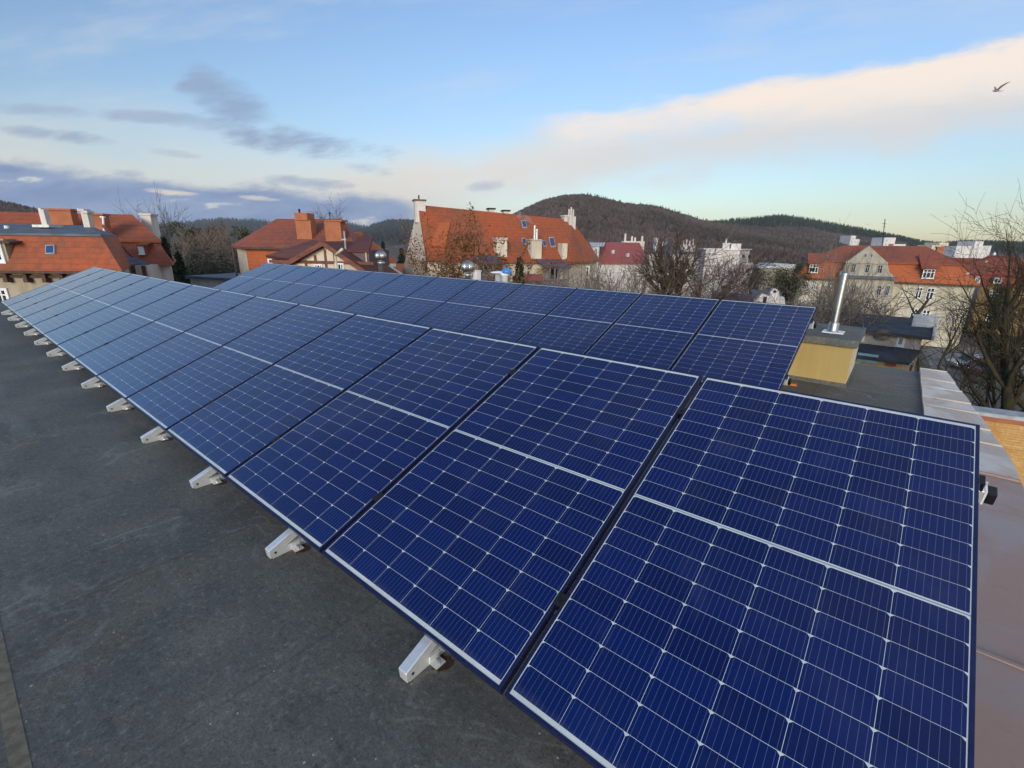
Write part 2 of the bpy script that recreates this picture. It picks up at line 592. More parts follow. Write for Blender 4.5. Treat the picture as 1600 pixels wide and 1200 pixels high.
# ------------------------------------------------------------------ mesh helpers
class MB:
    def __init__(s):
        s.v, s.f = [], []

    def poly(s, pts):
        i = len(s.v)
        s.v += [tuple(p) for p in pts]
        s.f.append(tuple(range(i, i + len(pts))))
        return s

    def solid(s, pts, faces):
        i = len(s.v)
        s.v += [tuple(p) for p in pts]
        s.f += [tuple(i + k for k in f) for f in faces]
        return s

    def hexa(s, b, t):
        """bottom quad, top quad (same order, counter-clockwise from above)"""
        return s.solid(list(b) + list(t), [(3, 2, 1, 0), (4, 5, 6, 7), (0, 1, 5, 4), (1, 2, 6, 5), (2, 3, 7, 6), (3, 0, 4, 7)])

    def box(s, x0, x1, y0, y1, z0, z1):
        q = [(x0, y0), (x1, y0), (x1, y1), (x0, y1)]
        return s.hexa([(x, y, z0) for x, y in q], [(x, y, z1) for x, y in q])

    def prism(s, foot, z0, z1):
        n = len(foot)
        b = [(p[0], p[1], z0) for p in foot]
        t = [(p[0], p[1], z1) for p in foot]
        return s.solid(b + t, [tuple(range(n - 1, -1, -1)), tuple(range(n, 2 * n))] +
                       [(i, (i + 1) % n, n + (i + 1) % n, n + i) for i in range(n)])

    def extrude(s, pts, vec):
        """polygon swept along vec"""
        n = len(pts)
        a = [Vector(p) for p in pts]
        c = [p + Vector(vec) for p in a]
        return s.solid(a + c, [tuple(range(n)), tuple(range(2 * n - 1, n - 1, -1))] +
                       [((i + 1) % n, i, n + i, n + (i + 1) % n) for i in range(n)])

    def slab(s, pts, t):
        """polygon with thickness t below it (against its own normal)"""
        a = [Vector(p) for p in pts]
        nrm = (a[1] - a[0]).cross(a[2] - a[0]).normalized()
        if nrm.z < 0:
            nrm = -nrm
        return s.extrude(a, -nrm * t)

    def bar(s, a, b, w, h=None):
        """square bar from a to b"""
        a, b = Vector(a), Vector(b)
        h = w if h is None else h
        d = (b - a).normalized()
        up = Vector((0, 0, 1)) if abs(d.z) < 0.95 else Vector((0, 1, 0))
        sx = d.cross(up).normalized() * (w / 2)
        sy = sx.cross(d).normalized() * (h / 2)
        q = [-sx - sy, sx - sy, sx + sy, -sx + sy]
        return s.hexa([a + k for k in q], [b + k for k in q])

    def tube(s, a, b, r0, r1=None, n=10, caps=True):
        a, b = Vector(a), Vector(b)
        r1 = r0 if r1 is None else r1
        d = (b - a).normalized()
        up = Vector((0, 0, 1)) if abs(d.z) < 0.95 else Vector((0, 1, 0))
        x = d.cross(up).normalized()
        y = d.cross(x)
        i = len(s.v)
        for p, r in ((a, r0), (b, r1)):
            for k in range(n):
                t = 2 * math.pi * k / n
                s.v.append(tuple(p + x * (r * math.cos(t)) + y * (r * math.sin(t))))
        for k in range(n):
            s.f.append((i + k, i + (k + 1) % n, i + n + (k + 1) % n, i + n + k))
        if caps:
            s.f.append(tuple(range(i + n - 1, i - 1, -1)))
            s.f.append(tuple(range(i + n, i + 2 * n)))
        return s

    def lathe(s, prof, n=16, o=(0, 0, 0)):
        i = len(s.v)
        m = len(prof)
        for r, z in prof:
            for k in range(n):
                t = 2 * math.pi * k / n
                s.v.append((o[0] + r * math.cos(t), o[1] + r * math.sin(t), o[2] + z))
        for j in range(m - 1):
            for k in range(n):
                s.f.append((i + j * n + k, i + j * n + (k + 1) % n, i + (j + 1) * n + (k + 1) % n, i + (j + 1) * n + k))
        return s

    def build(s, name, mat, parent=None, smooth=False, fix=True):
        me = bpy.data.meshes.new(name)
        me.from_pydata(s.v, [], s.f)
        if fix:
            bm = bmesh.new()
            bm.from_mesh(me)
            bmesh.ops.recalc_face_normals(bm, faces=bm.faces)
            bm.to_mesh(me)
            bm.free()
        me.materials.append(MATS[mat])
        if smooth:
            for p in me.polygons:
                p.use_smooth = True
        o = bpy.data.objects.new(name, me)
        COL.objects.link(o)
        if parent:
            o.parent = parent
        return o


def tag(o, label=None, cat=None, group=None, kind=None):
    if label: o['label'] = label
    if cat: o['category'] = cat
    if group: o['group'] = group
    if kind: o['kind'] = kind
    return o


def empty(name, loc, rz=0.0):
    o = bpy.data.objects.new(name, None)
    o.empty_display_size = 0.3
    COL.objects.link(o)
    o.location = loc
    o.rotation_euler = (0, 0, rz)
    return o


KIDS = {}


def copy_tree(o, parent=None):
    c = o.copy()
    COL.objects.link(c)
    if parent:
        c.parent = parent
    for ch in [x for x in COL.objects if x.parent == o]:
        copy_tree(ch, c)
    return c


def bevel(o, w, seg=1):
    m = o.modifiers.new('bevel', 'BEVEL')
    m.width = w
    m.segments = seg
    m.limit_method = 'ANGLE'
    return o


ORD = ['nearest', 'second', 'third', 'fourth', 'fifth', 'sixth', 'seventh', 'eighth', 'ninth', 'tenth', 'eleventh', 'twelfth', 'thirteenth', 'farthest']
# ------------------------------------------------------------------ the flat roof we stand on
GZ = -10.2


def G(px, py, z=0.0):
    r = ray(px, py)
    return CAM + r * ((z - CAM.z) / r.z)


def grid_sheet(name, x0, x1, y0, y1, nx, ny, zf, mat):
    vs = [(x0 + (x1 - x0) * i / nx, y0 + (y1 - y0) * j / ny) for j in range(ny + 1) for i in range(nx + 1)]
    mb = MB()
    mb.v = [(x, y, zf(x, y)) for x, y in vs]
    mb.f = [(j * (nx + 1) + i, j * (nx + 1) + i + 1, (j + 1) * (nx + 1) + i + 1, (j + 1) * (nx + 1) + i) for j in range(ny) for i in range(nx)]
    return mb.build(name, mat, smooth=True)


RX0, RX1, RY0, RY1 = -16.6, 0.05, -6.5, 6.86
tag(MB().box(RX0, RX1, RY0, RY1, -0.4, 0.0).build('flat_roof', 'roofing_felt'), kind='structure')
tag(MB().box(RX0 + .05, RX1 + .22, RY0 + .05, RY1 - .05, GZ, -0.404).build('building_base', 'wall_ochre'), kind='structure')
tag(MB().poly([(-2700, -2700, GZ), (2700, -2700, GZ), (2700, 2700, GZ), (-2700, 2700, GZ)]).build('ground', 'town_ground'), kind='structure')

# metal coping along the right edge of the roof
cop = empty('parapet_coping', (RX1, 0, 0))
tag(cop, 'mauve brown sheet metal coping along the right edge of the flat roof', 'coping')
ys = [-6.5, -4.2, -2.4, -.6, 1.4, 3.48, 4.2, 4.62, 5.12, 5.48, 5.95, 6.38, 6.97]


def cop_w(y):
    """the coping narrows towards its far end"""
    return float(np.interp(y, [3.3, 3.9, 4.3, 5.0, 5.65, 6.97], [.475, .475, .46, .41, .365, .265]))


for i in range(len(ys) - 1):
    a, b = ys[i], ys[i + 1]
    z0 = 0.030 + 0.004 * (i % 2)
    m = MB()
    nseg = 8
    for k in range(nseg):
        t0, t1 = a + (b - a) * k / nseg, a + (b - a) * (k + 1) / nseg
        dz0 = 0.007 * math.sin(k / nseg * math.pi) * (1 if i % 2 else -.6)
        dz1 = 0.007 * math.sin((k + 1) / nseg * math.pi) * (1 if i % 2 else -.6)
        xa, xb, xc = 0.0, cop_w(t0), cop_w(t1)
        m.solid([(xa, t0, z0 + dz0), (xb, t0, z0 - .012 + dz0), (xc, t1, z0 - .012 + dz1), (xa, t1, z0 + dz1),
                 (xa, t0, -.05), (xb, t0, -.05), (xc, t1, -.05), (xa, t1, -.05)],
                [(0, 1, 2, 3), (3, 7, 4, 0), (1, 5, 6, 2)] + ([(0, 4, 5, 1)] if k == 0 else []) + ([(2, 6, 7, 3)] if k == nseg - 1 else []))
    # folded lap at the end of every sheet
    m.box(0.002, cop_w(b) - .004, b - .012, b + .006, z0 - .012, z0 + .0022)
    sh_ = m.build('coping_sheet', 'sheen_coping_metal' if a > 3 else 'coping_metal', cop)
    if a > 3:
        sh_['label'] = 'pale sheet at the far end, sky sheen in its colour'

# ------------------------------------------------------------------ solar panels
PW, PL, PITCH = 1.038, 1.755, 1.058


def make_panel(name='solar_panel'):
    r = empty(name, (0, 0, 0))
    t, h = 0.011, 0.035
    f = MB()
    f.box(0, t, 0, PL, -h, 0).box(PW - t, PW, 0, PL, -h, 0)
    f.box(t, PW - t, 0, t, -h, 0).box(t, PW - t, PL - t, PL, -h, 0)
    bevel(f.build('frame', 'frame_alu', r), 0.0012)
    MB().box(t, PW - t, t, PL - t, -.007, -.0022).build('glass_face', 'solar_cells', r)
    return r


proto = make_panel()
ROW2 = Vector((-1.0225, 3.8584, 0))
for row, n in ((0, 14), (1, 13)):
    for i in range(n):
        o = proto if (row == 0 and i == 0) else copy_tree(proto)
        o.location = Vector((-(i * PITCH + .01 + PW), 0, H0)) + (ROW2 if row else Vector((0, 0, 0)))
        o.rotation_euler = (TILT, 0, 0)
        if row == 0:
            w = ORD[i] if i < 13 else 'farthest'
            lab = 'large dark blue solar panel at the near right end of the front row' if i == 0 else \
                  'farthest solar panel of the front row, pale with reflected sky' if i == 13 else \
                  f'blue solar panel in the front row, {w} from its near right end'
        else:
            w = ORD[i] if i < 12 else 'farthest'
            lab = 'right end solar panel of the back row, beside the yellow box' if i == 0 else \
                  'left end solar panel of the back row, half hidden by the front row' if i == 12 else \
                  f'blue solar panel in the back row, {w} from its right end'
        tag(o, lab, 'solar panel', 'front row of solar panels' if row == 0 else 'back row of solar panels')

# rails with clamps
for row, n in ((0, 14), (1, 13)):
    for vi, v in enumerate((0.34, 1.445)):
        off = ROW2 if row else Vector((0, 0, 0))
        r = empty('mounting_rail', off + Vector((0, 0, H0)))
        r.rotation_euler = (TILT, 0, 0)
        up = 'upper' if vi else 'lower'
        tag(r, f'{up} aluminium rail under the {"back" if row else "front"} row of panels, its end poking out at the right', 'rail', 'rails carrying the panels')
        xe = 0.014 if vi else 0.006
        bevel(MB().box(-n * PITCH - .05, xe, v - .02, v + .02, -.096, -.0354).build('rail_profile', 'bare_alu', r), .002)
        MB().box(xe, xe + .006, v - .0205, v + .0205, -.0965, -.035).build('end_band', 'white_metal', r)
        bevel(MB().box(xe + .006, xe + .032, v - .022, v + .022, -.088, -.036).build('end_cap', 'black_plastic', r), .004, 2)
        c = MB().box(0.0005, .0055, v - .022, v + .022, -.0352, .0025).box(-.010, .0005, v - .022, v + .022, .0004, .0025)
        MB().tube((.012, v + .008, -.030), (.012, v + .008, -.014), .0055, n=8).build('end_screw', 'bare_alu', r)
        c.build('end_clamp', 'clamp_black', r)
        for i in range(1, n):
            x = -i * PITCH
            k = MB().box(x - .0085, x + .0085, v - .025, v + .025, -.034, -.0125).box(x - .019, x + .019, v - .025, v + .025, .0004, .0034)
            k.tube((x, v, .0034), (x, v, .0075), .0055, n=6)
            k.build('clamp', 'clamp_black', r)

# triangular brackets
tn = math.tan(TILT)


def make_bracket():
    r = empty('mounting_bracket', (0, 0, 0))
    L = 1.80
    b = MB().box(-.019, .019, .012, L, .0, .040)
    bevel(b.build('base_bar', 'bare_alu', r), .002)
    # channel section with a dark slot visible along its side
    f = MB()
    f.solid([(-.0215, 0, .006), (.0215, 0, .006), (.0215, L, .006 + L * tn), (-.0215, L, .006 + L * tn),
             (-.0215, -.004, .052), (.0215, -.004, .052), (.0215, L - .01, .052 + (L - .01) * tn), (-.0215, L - .01, .052 + (L - .01) * tn)],
            [(3, 2, 1, 0), (4, 5, 6, 7), (0, 1, 5, 4), (1, 2, 6, 5), (2, 3, 7, 6), (3, 0, 4, 7)])
    bevel(f.build('inclined_bar', 'bare_alu', r), .002)
    MB().box(-.018, .018, L - .10, L - .06, .034, .02 + (L - .1) * tn).build('rear_post', 'bare_alu', r)
    MB().tube((-.0225, .026, .030), (.0230, .026, .030), .006, n=8).build('tip_bolt', 'clamp_black', r)
    a = MB().box(.019, .057, .105, .150, .0036, .008).box(.019, .023, .105, .150, .008, .038)
    a.build('foot_angle', 'bare_alu', r)
    MB().tube((.041, .128, .008), (.041, .128, .026), .0085, n=6).build('anchor_bolt', 'zinc', r)
    m = MB()
    rr = random.Random(5)
    ring = [(.045 + (.034 + rr.uniform(-.012, .012)) * math.cos(t) * 1.1, 0.14 + (.036 + rr.uniform(-.014, .014)) * math.sin(t), .0004) for t in [k / 18 * 2 * math.pi for k in range(18)]]
    m.extrude([Vector(p) for p in ring], (0, 0, .003))
    m.build('sealant_patch', 'rust_stain', r)
    return r


bp = make_bracket()
for k in range(13):
    o = bp if k == 0 else copy_tree(bp)
    o.location = (-(1.452 + 1.046 * k), -.075, 0)
    where = 'nearest the camera, under the second panel' if k == 0 else 'farthest along the front row' if k == 12 else f'{ORD[k]} from the camera along the front row'
    tag(o, f'pale aluminium triangle bracket {where}', 'bracket', 'brackets holding the front row of panels')
o = copy_tree(bp)
o.location = Vector((-.30, -.075, 0)) + ROW2
tag(o, 'aluminium bracket under the right end of the back row of panels', 'bracket')
tg = G(1233, 601)
tb = MB().box(-.075, .075, -.03, .03, 0, .022).build('timber_block', 'orange_timber')
tb.location = (tg.x, tg.y, 0)
tag(tb, 'small orange timber block under the end of the back row', 'timber block')

# yellow box with the flue
bx = empty('chimney_box', (-.61, 5.38, 0))
tag(bx, 'yellow rendered chimney box with dark slab cap behind the back row of panels', 'chimney box')
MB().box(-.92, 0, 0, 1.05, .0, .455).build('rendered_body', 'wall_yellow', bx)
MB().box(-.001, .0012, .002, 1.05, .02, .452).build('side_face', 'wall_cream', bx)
MB().box(-.93, .012, -.012, 1.06, 0, .045).build('base_flashing', 'roofing_felt', bx)
bevel(MB().box(-1.02, .035, -.055, 1.11, .455, .540).build('slab_cap', 'roofing_felt', bx), .012, 2)
MB().box(-.35, -.14, .31, .53, .540, .550).build('flashing_plate', 'white_metal', bx)
fl = empty('flue_pipe', (-.865, 5.80, .550))
tag(fl, 'tall polished steel flue pipe standing on the yellow box', 'flue')
MB().lathe([(0.068, 0), (.055, .02), (.055, .09), (.043, .11)], 20).build('base_collar', 'steel', fl, True)
MB().lathe([(.041, .10), (.041, .67)], 24).build('pipe', 'steel', fl, True)
MB().lathe([(.043, .655), (.043, .68), (.036, .68), (.036, .3)], 24).build('rim', 'steel', fl, True)


# turbine vents and small fittings behind the back row
def turbine(loc, rad, zc, lab):
    r = empty('turbine_vent', (loc[0], loc[1], 0))
    tag(r, lab, 'roof vent', 'steel turbine vents')
    prof = []
    for k in range(13):
        t = -math.pi / 2 + math.pi * k / 12
        prof.append((max(.012, rad * math.cos(t)) if k not in (0,) else rad * .45, zc + rad * .92 * math.sin(t)))
    m = MB()
    n = 40
    for rr, z in prof:
        for k in range(n):
            q = rr * (1.0 if k % 2 else .93)
            t = 2 * math.pi * k / n
            m.v.append((q * math.cos(t), q * math.sin(t), z))
    for j in range(len(prof) - 1):
        for k in range(n):
            m.f.append((j * n + k, j * n + (k + 1) % n, (j + 1) * n + (k + 1) % n, (j + 1) * n + k))
    m.build('turbine_head', 'steel', r)
    MB().lathe([(.45 * rad, zc - rad * .92), (.62 * rad, zc - rad * 1.0), (.62 * rad, zc - rad * 1.25), (.5 * rad, zc - rad * 1.3), (.5 * rad, 0)], 20).build('neck', 'zinc', r, True)


turbine((-9.93, 6.0), .138, 1.165, 'shiny steel turbine vent in front of the orange roof with the white eaves')
turbine((-7.07, 6.0), .136, 1.03, 'shiny steel turbine vent in front of the brown leaved tree, right of the other')


def at_y(px, py, Y):
    r = ray(px, py)
    return CAM + r * ((Y - CAM.y) / r.y)


q = at_y(745, 424, 6.2)
o = MB().box(-.06, .06, -.06, .06, 0, q.z).box(-.07, .07, -.07, .07, q.z, q.z + .02).build('vent_post', 'white_metal')
o.location = (q.x, 6.2, 0)
tag(o, 'square white vent post just right of the turbine vent', 'vent post')
q = at_y(779, 425, 6.2)
r = empty('vent_cowl', (q.x, 6.2, 0))
tag(r, 'grey vent stub with a flat white cap beside the blue hood', 'vent')
MB().lathe([(.07, 0), (.07, q.z - .03), (.001, q.z - .03)], 14).build('stub', 'grey_paint', r, True)
MB().lathe([(.01, q.z - .03), (.16, q.z - .015), (.15, q.z), (.02, q.z + .02), (.001, q.z + .02)], 18).build('cap', 'white_metal', r, True)
q = at_y(789, 427, 6.0)
r = empty('hooded_vent', (q.x, 6.0, 0))
tag(r, 'small white vent with a bright blue hood behind the back row', 'vent')
MB().lathe([(.065, 0), (.065, q.z - .05), (.085, q.z - .04), (.085, q.z + .03), (.001, q.z + .03)], 14).build('body', 'white_metal', r, True)
MB().lathe([(.09, q.z), (.10, q.z + .01), (.09, q.z + .06), (.05, q.z + .09), (.001, q.z + .095)], 14, (.03, .01, 0)).build('hood', 'blue_paint', r, True)
a, b_, c_ = at_y(521, 419, 6.3), at_y(524, 399, 6.3), at_y(535, 389, 6.3)
m = MB().tube((0, 0, 0), (0, 0, b_.z), .035, n=10).tube((0, 0, b_.z), (c_.x - b_.x, 0, c_.z), .035, n=10)
o = m.build('vent_pipe', 'cream_plastic', None, True)
o.location = (b_.x, 6.3, 0)
tag(o, 'thin cream vent pipe bent to the right in front of the half timbered gable', 'vent pipe')

# tan strip of felt in the near left corner
m = MB().box(-9.5, -.6, -.998, -.955, .0002, .0012)
tag(m.build('felt_strip', 'tan_felt'), 'narrow tan strip on the flat roof at the bottom left corner', 'felt strip')
# ------------------------------------------------------------------ houses
class Bld:
    def __init__(s, name, label, cat, p0, p1, group=None):
        a, b = V(p0[0], 420, p0[1]), V(p1[0], 420, p1[1])
        s.o = Vector((a.x, a.y, GZ))
        s.ang = math.atan2(b.y - a.y, b.x - a.x)
        s.L = math.hypot(b.x - a.x, b.y - a.y)
        s.inv = Matrix.Rotation(-s.ang, 3, 'Z')
        s.root = empty(name, s.o, s.ang)
        tag(s.root, label, cat, group)

    def w(s, p):
        return s.inv @ (Vector(p) - s.o)

    def P(s, px, py, d):
        return s.w(V(px, py, d))

    def on(s, px, py, y=0.0):
        o = s.w(CAM)
        d = s.inv @ ray(px, py)
        return o + d * ((y - o.y) / d.y)

    def part(s, mb, name, mat, parent=None):
        return mb.build(name, mat, parent or s.root)

    def window(s, x0, x1, y0, y1, y=0.0, cols=2, rows=2, frame=.075, glass='window_glass', fm='window_frame', bar=.07, label=None):
        a, b = s.on(x0, (y0 + y1) / 2, y), s.on(x1, (y0 + y1) / 2, y)
        t, u = s.on((x0 + x1) / 2, y0, y), s.on((x0 + x1) / 2, y1, y)
        X0, X1, Z0, Z1 = a.x, b.x, u.z, t.z
        g = s.part(MB().box(X0 + .02, X1 - .02, y - .03, y + .04, Z0 + .02, Z1 - .02), 'window', glass)
        f = MB()
        f.box(X0, X0 + frame, y - .09, y - .001, Z0, Z1).box(X1 - frame, X1, y - .09, y - .001, Z0, Z1)
        f.box(X0 + frame, X1 - frame, y - .09, y - .001, Z1 - frame, Z1).box(X0 + frame, X1 - frame, y - .09, y - .001, Z0, Z0 + frame)
        f.box(X0 - .05, X1 + .05, y - .14, y - .0905, Z0 - .06, Z0 + .0)
        for i in range(1, cols):
            x = X0 + (X1 - X0) * i / cols
            f.box(x - bar / 2, x + bar / 2, y - .075, y - .0005, Z0 + frame, Z1 - frame)
        for i in range(1, rows):
            z = Z0 + (Z1 - Z0) * (i / rows if rows != 2 else .66)
            f.box(X0 + frame, X1 - frame, y - .07, y - .0008, z - bar / 2, z + bar / 2)
        s.part(f, 'frame', fm, g)
        return g

    def stack(s, x0, x1, ytop, ybot, y, dep, mat, name='chimney', cap=True, pots=0, capmat=None, parent=None):
        ym = (ytop + ybot) / 2
        a, b = s.on(x0, ym, y), s.on(x1, ym, y)
        zt, zb = s.on(x0, ytop, y).z, s.on(x0, ybot, y).z - .6
        g = s.part(MB().box(a.x, b.x, y, y + dep, zb, zt), name, mat, parent)
        if cap:
            s.part(MB().box(a.x - .10, b.x + .10, y - .10, y + dep + .10, zt - .001, zt + .14), 'cap', capmat or mat, g)
        for i in range(pots):
            x = a.x + (b.x - a.x) * (i + .5) / pots
            s.part(MB().tube((x, y + dep / 2, zt), (x, y + dep / 2, zt + .75 + .2 * (i % 2)), .11, .09), 'pot', 'wall_white', g)
        return g

    def pbox(s, x0, x1, ytop, ybot, y, dep, name, mat, parent=None, ext=0.0):
        ym = (ytop + ybot) / 2
        a, b = s.on(x0, ym, y), s.on(x1, ym, y)
        xm = (x0 + x1) / 2
        zt, zb = s.on(xm, ytop, y).z, s.on(xm, ybot, y).z
        return s.part(MB().box(a.x, b.x, y, y + dep, zb - ext, zt), name, mat, parent)

    def skylight(s, quad, name='skylight'):
        """window lying in a roof slope; quad = four local points on the slope, counter-clockwise seen from outside"""
        p = [Vector(q) for q in quad]
        n = (p[1] - p[0]).cross(p[2] - p[0]).normalized()
        c = sum(p, Vector()) / 4
        f = s.part(MB().extrude([q - n * .12 for q in p], n * .22), name, 'grey_paint')
        s.part(MB().extrude([c + (q - c) * .80 + n * .09 for q in p], n * .03), 'pane', 'skylight_glass', f)
        return f


def lerp(a, b, t):
    return Vector(a) * (1 - t) + Vector(b) * t


def hip(b, zb, r0, r1, t=.18):
    """hipped roof over bottom quad b (FL,FR,BR,BL) rising to ridge r0-r1"""
    m = MB()
    q = [(p[0], p[1], zb) for p in b]
    u = [(p[0], p[1], zb - t) for p in b]
    m.solid(q + [tuple(r0), tuple(r1)] + u,
            [(0, 1, 5, 4), (1, 2, 5), (2, 3, 4, 5), (3, 0, 4), (9, 8, 7, 6), (6, 7, 1, 0), (7, 8, 2, 1), (8, 9, 3, 2), (9, 6, 0, 3)])
    return m


# --- A: the near mansard house on the left
A = Bld('mansard_house', 'near beige house at far left with orange mansard tiles and a flat dark top', 'house', (-60, 27), (193, 27.8))
e1 = A.on(193, 423.5)
ze = A.on(60, 423)[2]
xr = e1.x
xk = A.on(204, 430, 5.2).x
A.part(MB().prism([(-3, .25), (xr - .1, .25), (xk, 5.2), (-3, 5.2)], 0, ze - .02), 'wall', 'wall_tan')
ym = .95
tl, trr = A.on(0, 366, ym), A.on(157, 368.5, ym)
br = A.on(184, 371.5, 4.6)
zt = A.on(70, 366.5, ym).z
A.part(MB().hexa([(-4, -.30, ze), (xr + .15, -.30, ze), (A.on(206, 424, 5.5).x, 5.5, ze), (-4, 5.5, ze)],
                 [(-4, ym, zt), (trr.x, ym, zt), (br.x, 4.6, zt - .02), (-4, 4.6, zt - .02)]), 'mansard_roof', 'tile_orange')
A.part(MB().box(-4, xr + .2, -.42, -.302, ze - .13, ze + .02), 'gutter', 'timber_brown')
bk, bl = A.on(138, 352, 5.6), A.on(-40, 349, 5.6)
FL, FR, BR, RB, LB = Vector((-4, ym - .12, zt + .06)), Vector((trr.x + .1, ym - .12, zt + .06)), Vector((br.x, 4.6, zt)), Vector((bk.x, 5.6, bk.z)), Vector((-4, 5.6, bl.z))
dn = Vector((0, 0, -.12))
A.part(MB().solid([FL, FR, BR, RB, LB] + [p + dn for p in (FL, FR, BR, RB, LB)],
                  [(0, 1, 3, 4), (1, 2, 3), (5, 6, 1, 0), (6, 7, 2, 1), (7, 8, 3, 2), (8, 9, 4, 3), (9, 5, 0, 4)]), 'flat_top', 'slate')
for px in (14, 45, 74, 101, 130):
    a = A.on(px, 430, .2)
    A.part(MB().box(a.x - .11, a.x + .11, -.12, .245, ze - .66, ze - .44).box(a.x - .075, a.x + .075, -.08, .245, ze - .44, ze - .10), 'eave_bracket', 'timber_brown')
b = A.on(60, 432, .2)
A.part(MB().box(-3, xr - .2, .10, .249, b.z - .07, b.z + .07), 'eave_beam', 'timber_brown')
A.window(-16, 16, 450, 481, .25, 3, 2, .14)
A.pbox(-30, 10, 373, 412, .05, 2.0, 'dormer', 'wall_tan')
q = A.on(0, 371, -.1)
A.part(MB().slab([(-4, -.2, q.z + .35), (A.on(13, 375, -.2).x, -.2, q.z - .22), (A.on(13, 375, 0).x, 2.2, q.z - .12), (-4, 2.2, q.z + .42)], .10), 'dormer_roof', 'timber_brown')
A.window(-20, 6, 376, 410, .05, 2, 1, .16)


def on_slope(px, py, p0, p1, p2, B):
    """where a sight line meets a roof plane, in B's own coordinates"""
    n = (Vector(p1) - Vector(p0)).cross(Vector(p2) - Vector(p0)).normalized()
    o = B.w(CAM)
    d = B.inv @ ray(px, py)
    return o + d * ((Vector(p0) - o).dot(n) / d.dot(n))


sl = [(-4, -.30, ze), (xr, -.30, ze), (0, ym, zt)]
A.skylight([on_slope(x, y, *sl, A) for x, y in ((73, 398), (87, 397.5), (87, 384), (73, 384.5))])
for x0, x1, yt in ((62, 66.5, 325), (66.8, 70.5, 327)):
    A.stack(x0, x1, yt, 351, 3.6, .35, 'wall_white', 'chimney', False)
A.pbox(50, 76, 351, 355, 3.2, 1.1, 'chimney_slab', 'light_flashing')
for x0, x1, yt in ((128, 133, 330), (133.5, 138, 333)):
    A.stack(x0, x1, yt, 352, 4.4, .4, 'wall_white', 'chimney', True, 0)
A.part(MB().tube(A.on(10, 354, 3.2) - Vector((0, 0, .3)), A.on(10, 352.5, 3.2), .12), 'roof_vent', 'white_metal')
# diagonal red verge where its roof meets the neighbour
a, b = A.on(160, 352, 7.2), A.on(207, 401, 5.9)
A.part(MB().bar(a, b, .12, .14), 'verge_trim', 'tile_dull')

# --- B: orange roofed house behind it
B = Bld('tiled_house', 'orange tiled house behind the near mansard house, with a tall white chimney at its right', 'house', (60, 35), (272, 37))
xr = B.on(272, 414).x
ze = B.on(250, 414.5)[2]
B.part(MB().prism([(-12, .3), (xr - .4, .3), (B.on(272, 420, 9).x, 9), (-12, 9)], 0, ze), 'wall', 'wall_white')
zb = B.on(225, 375.5, 1.0).z
xb = B.on(247, 376.5, 1.0).x
B.part(MB().hexa([(-14, -.2, ze), (xr, -.2, ze), (B.on(277, 413, 9.5).x, 9.5, ze), (-14, 9.5, ze)],
                 [(-14, 1.0, zb), (xb, 1.0, zb), (B.on(249, 377, 8.5).x, 8.5, zb), (-14, 8.5, zb)]), 'lower_roof', 'tile_dull')
rz = B.on(150, 334, 5.0).z
rx = B.on(207, 337.5, 5.0).x
B.part(hip([(-14, .65), (xb + .35, .65), (B.on(251, 377, 8.9).x, 8.9), (-14, 8.9)], zb + .02, (-16, 5, rz), (rx, 5, rz)), 'upper_roof', 'tile_orange')
B.part(MB().box(B.on(215, 390, .15).x, B.on(228, 390, .15).x, .15, 2.2, B.on(221, 399, .15).z, B.on(221, 383, .15).z), 'dormer', 'tile_dull')
B.window(217, 225.5, 385, 397, .15, 2, 3, .14)
da, db = B.on(213, 376, .05), B.on(230, 383, .05)
B.part(MB().slab([(da.x, -.1, db.z + .05), (db.x, -.1, db.z + .05), (db.x, 2.0, da.z + .15), (da.x, 2.0, da.z + .15)], .1), 'dormer_roof', 'tile_orange')
B.stack(222.5, 238, 336, 372, 5.5, 1.2, 'wall_white', 'chimney', True)
for x0, x1, yt, yb, y, dep in ((78, 112, 328.5, 352, 1.5, .8), (137, 163, 336, 366, .5, .8)):
    B.stack(x0, x1, yt, yb, y, dep, 'brick_orange', 'chimney', True)
B.part(MB().tube(B.on(163, 366, .2), B.on(161, 339, .2), .07).box(B.on(157, 339, .2).x, B.on(163, 339, .2).x, .1, .4, B.on(160, 340, .2).z, B.on(160, 338, .2).z), 'flue', 'white_metal')
# low dark lean-to with half timbered wall
a0, a1, a2, a3 = B.on(191, 394, -.3), B.on(236, 412.5, -2.2), B.on(200, 413.5, -2.2), B.on(199, 396, -.3)
B.part(MB().slab([B.on(198, 413.8, -2.2), B.on(233, 411.5, -1.4), B.on(226, 408, -.3), B.on(190, 394, -.2)], .12), 'lean_to_roof', 'slate')
z0 = B.on(215, 414.5, -1.9).z
xa, xc = B.on(198, 420, -1.9).x, B.on(230, 420, -1.9).x
B.part(MB().box(xa, xc, -1.9, .3, 0, z0), 'lean_to_wall', 'wall_white')
tm = MB()
for px in (199.5, 208, 224.5):
    x = B.on(px, 420, -1.95).x
    tm.box(x - .12, x + .12, -1.98, -1.901, z0 - 2.4, z0 - .02)
tm.box(xa, xc, -1.985, -1.9015, z0 - 1.35, z0 - 1.15)
B.part(tm, 'timber_frame', 'timber_brown')

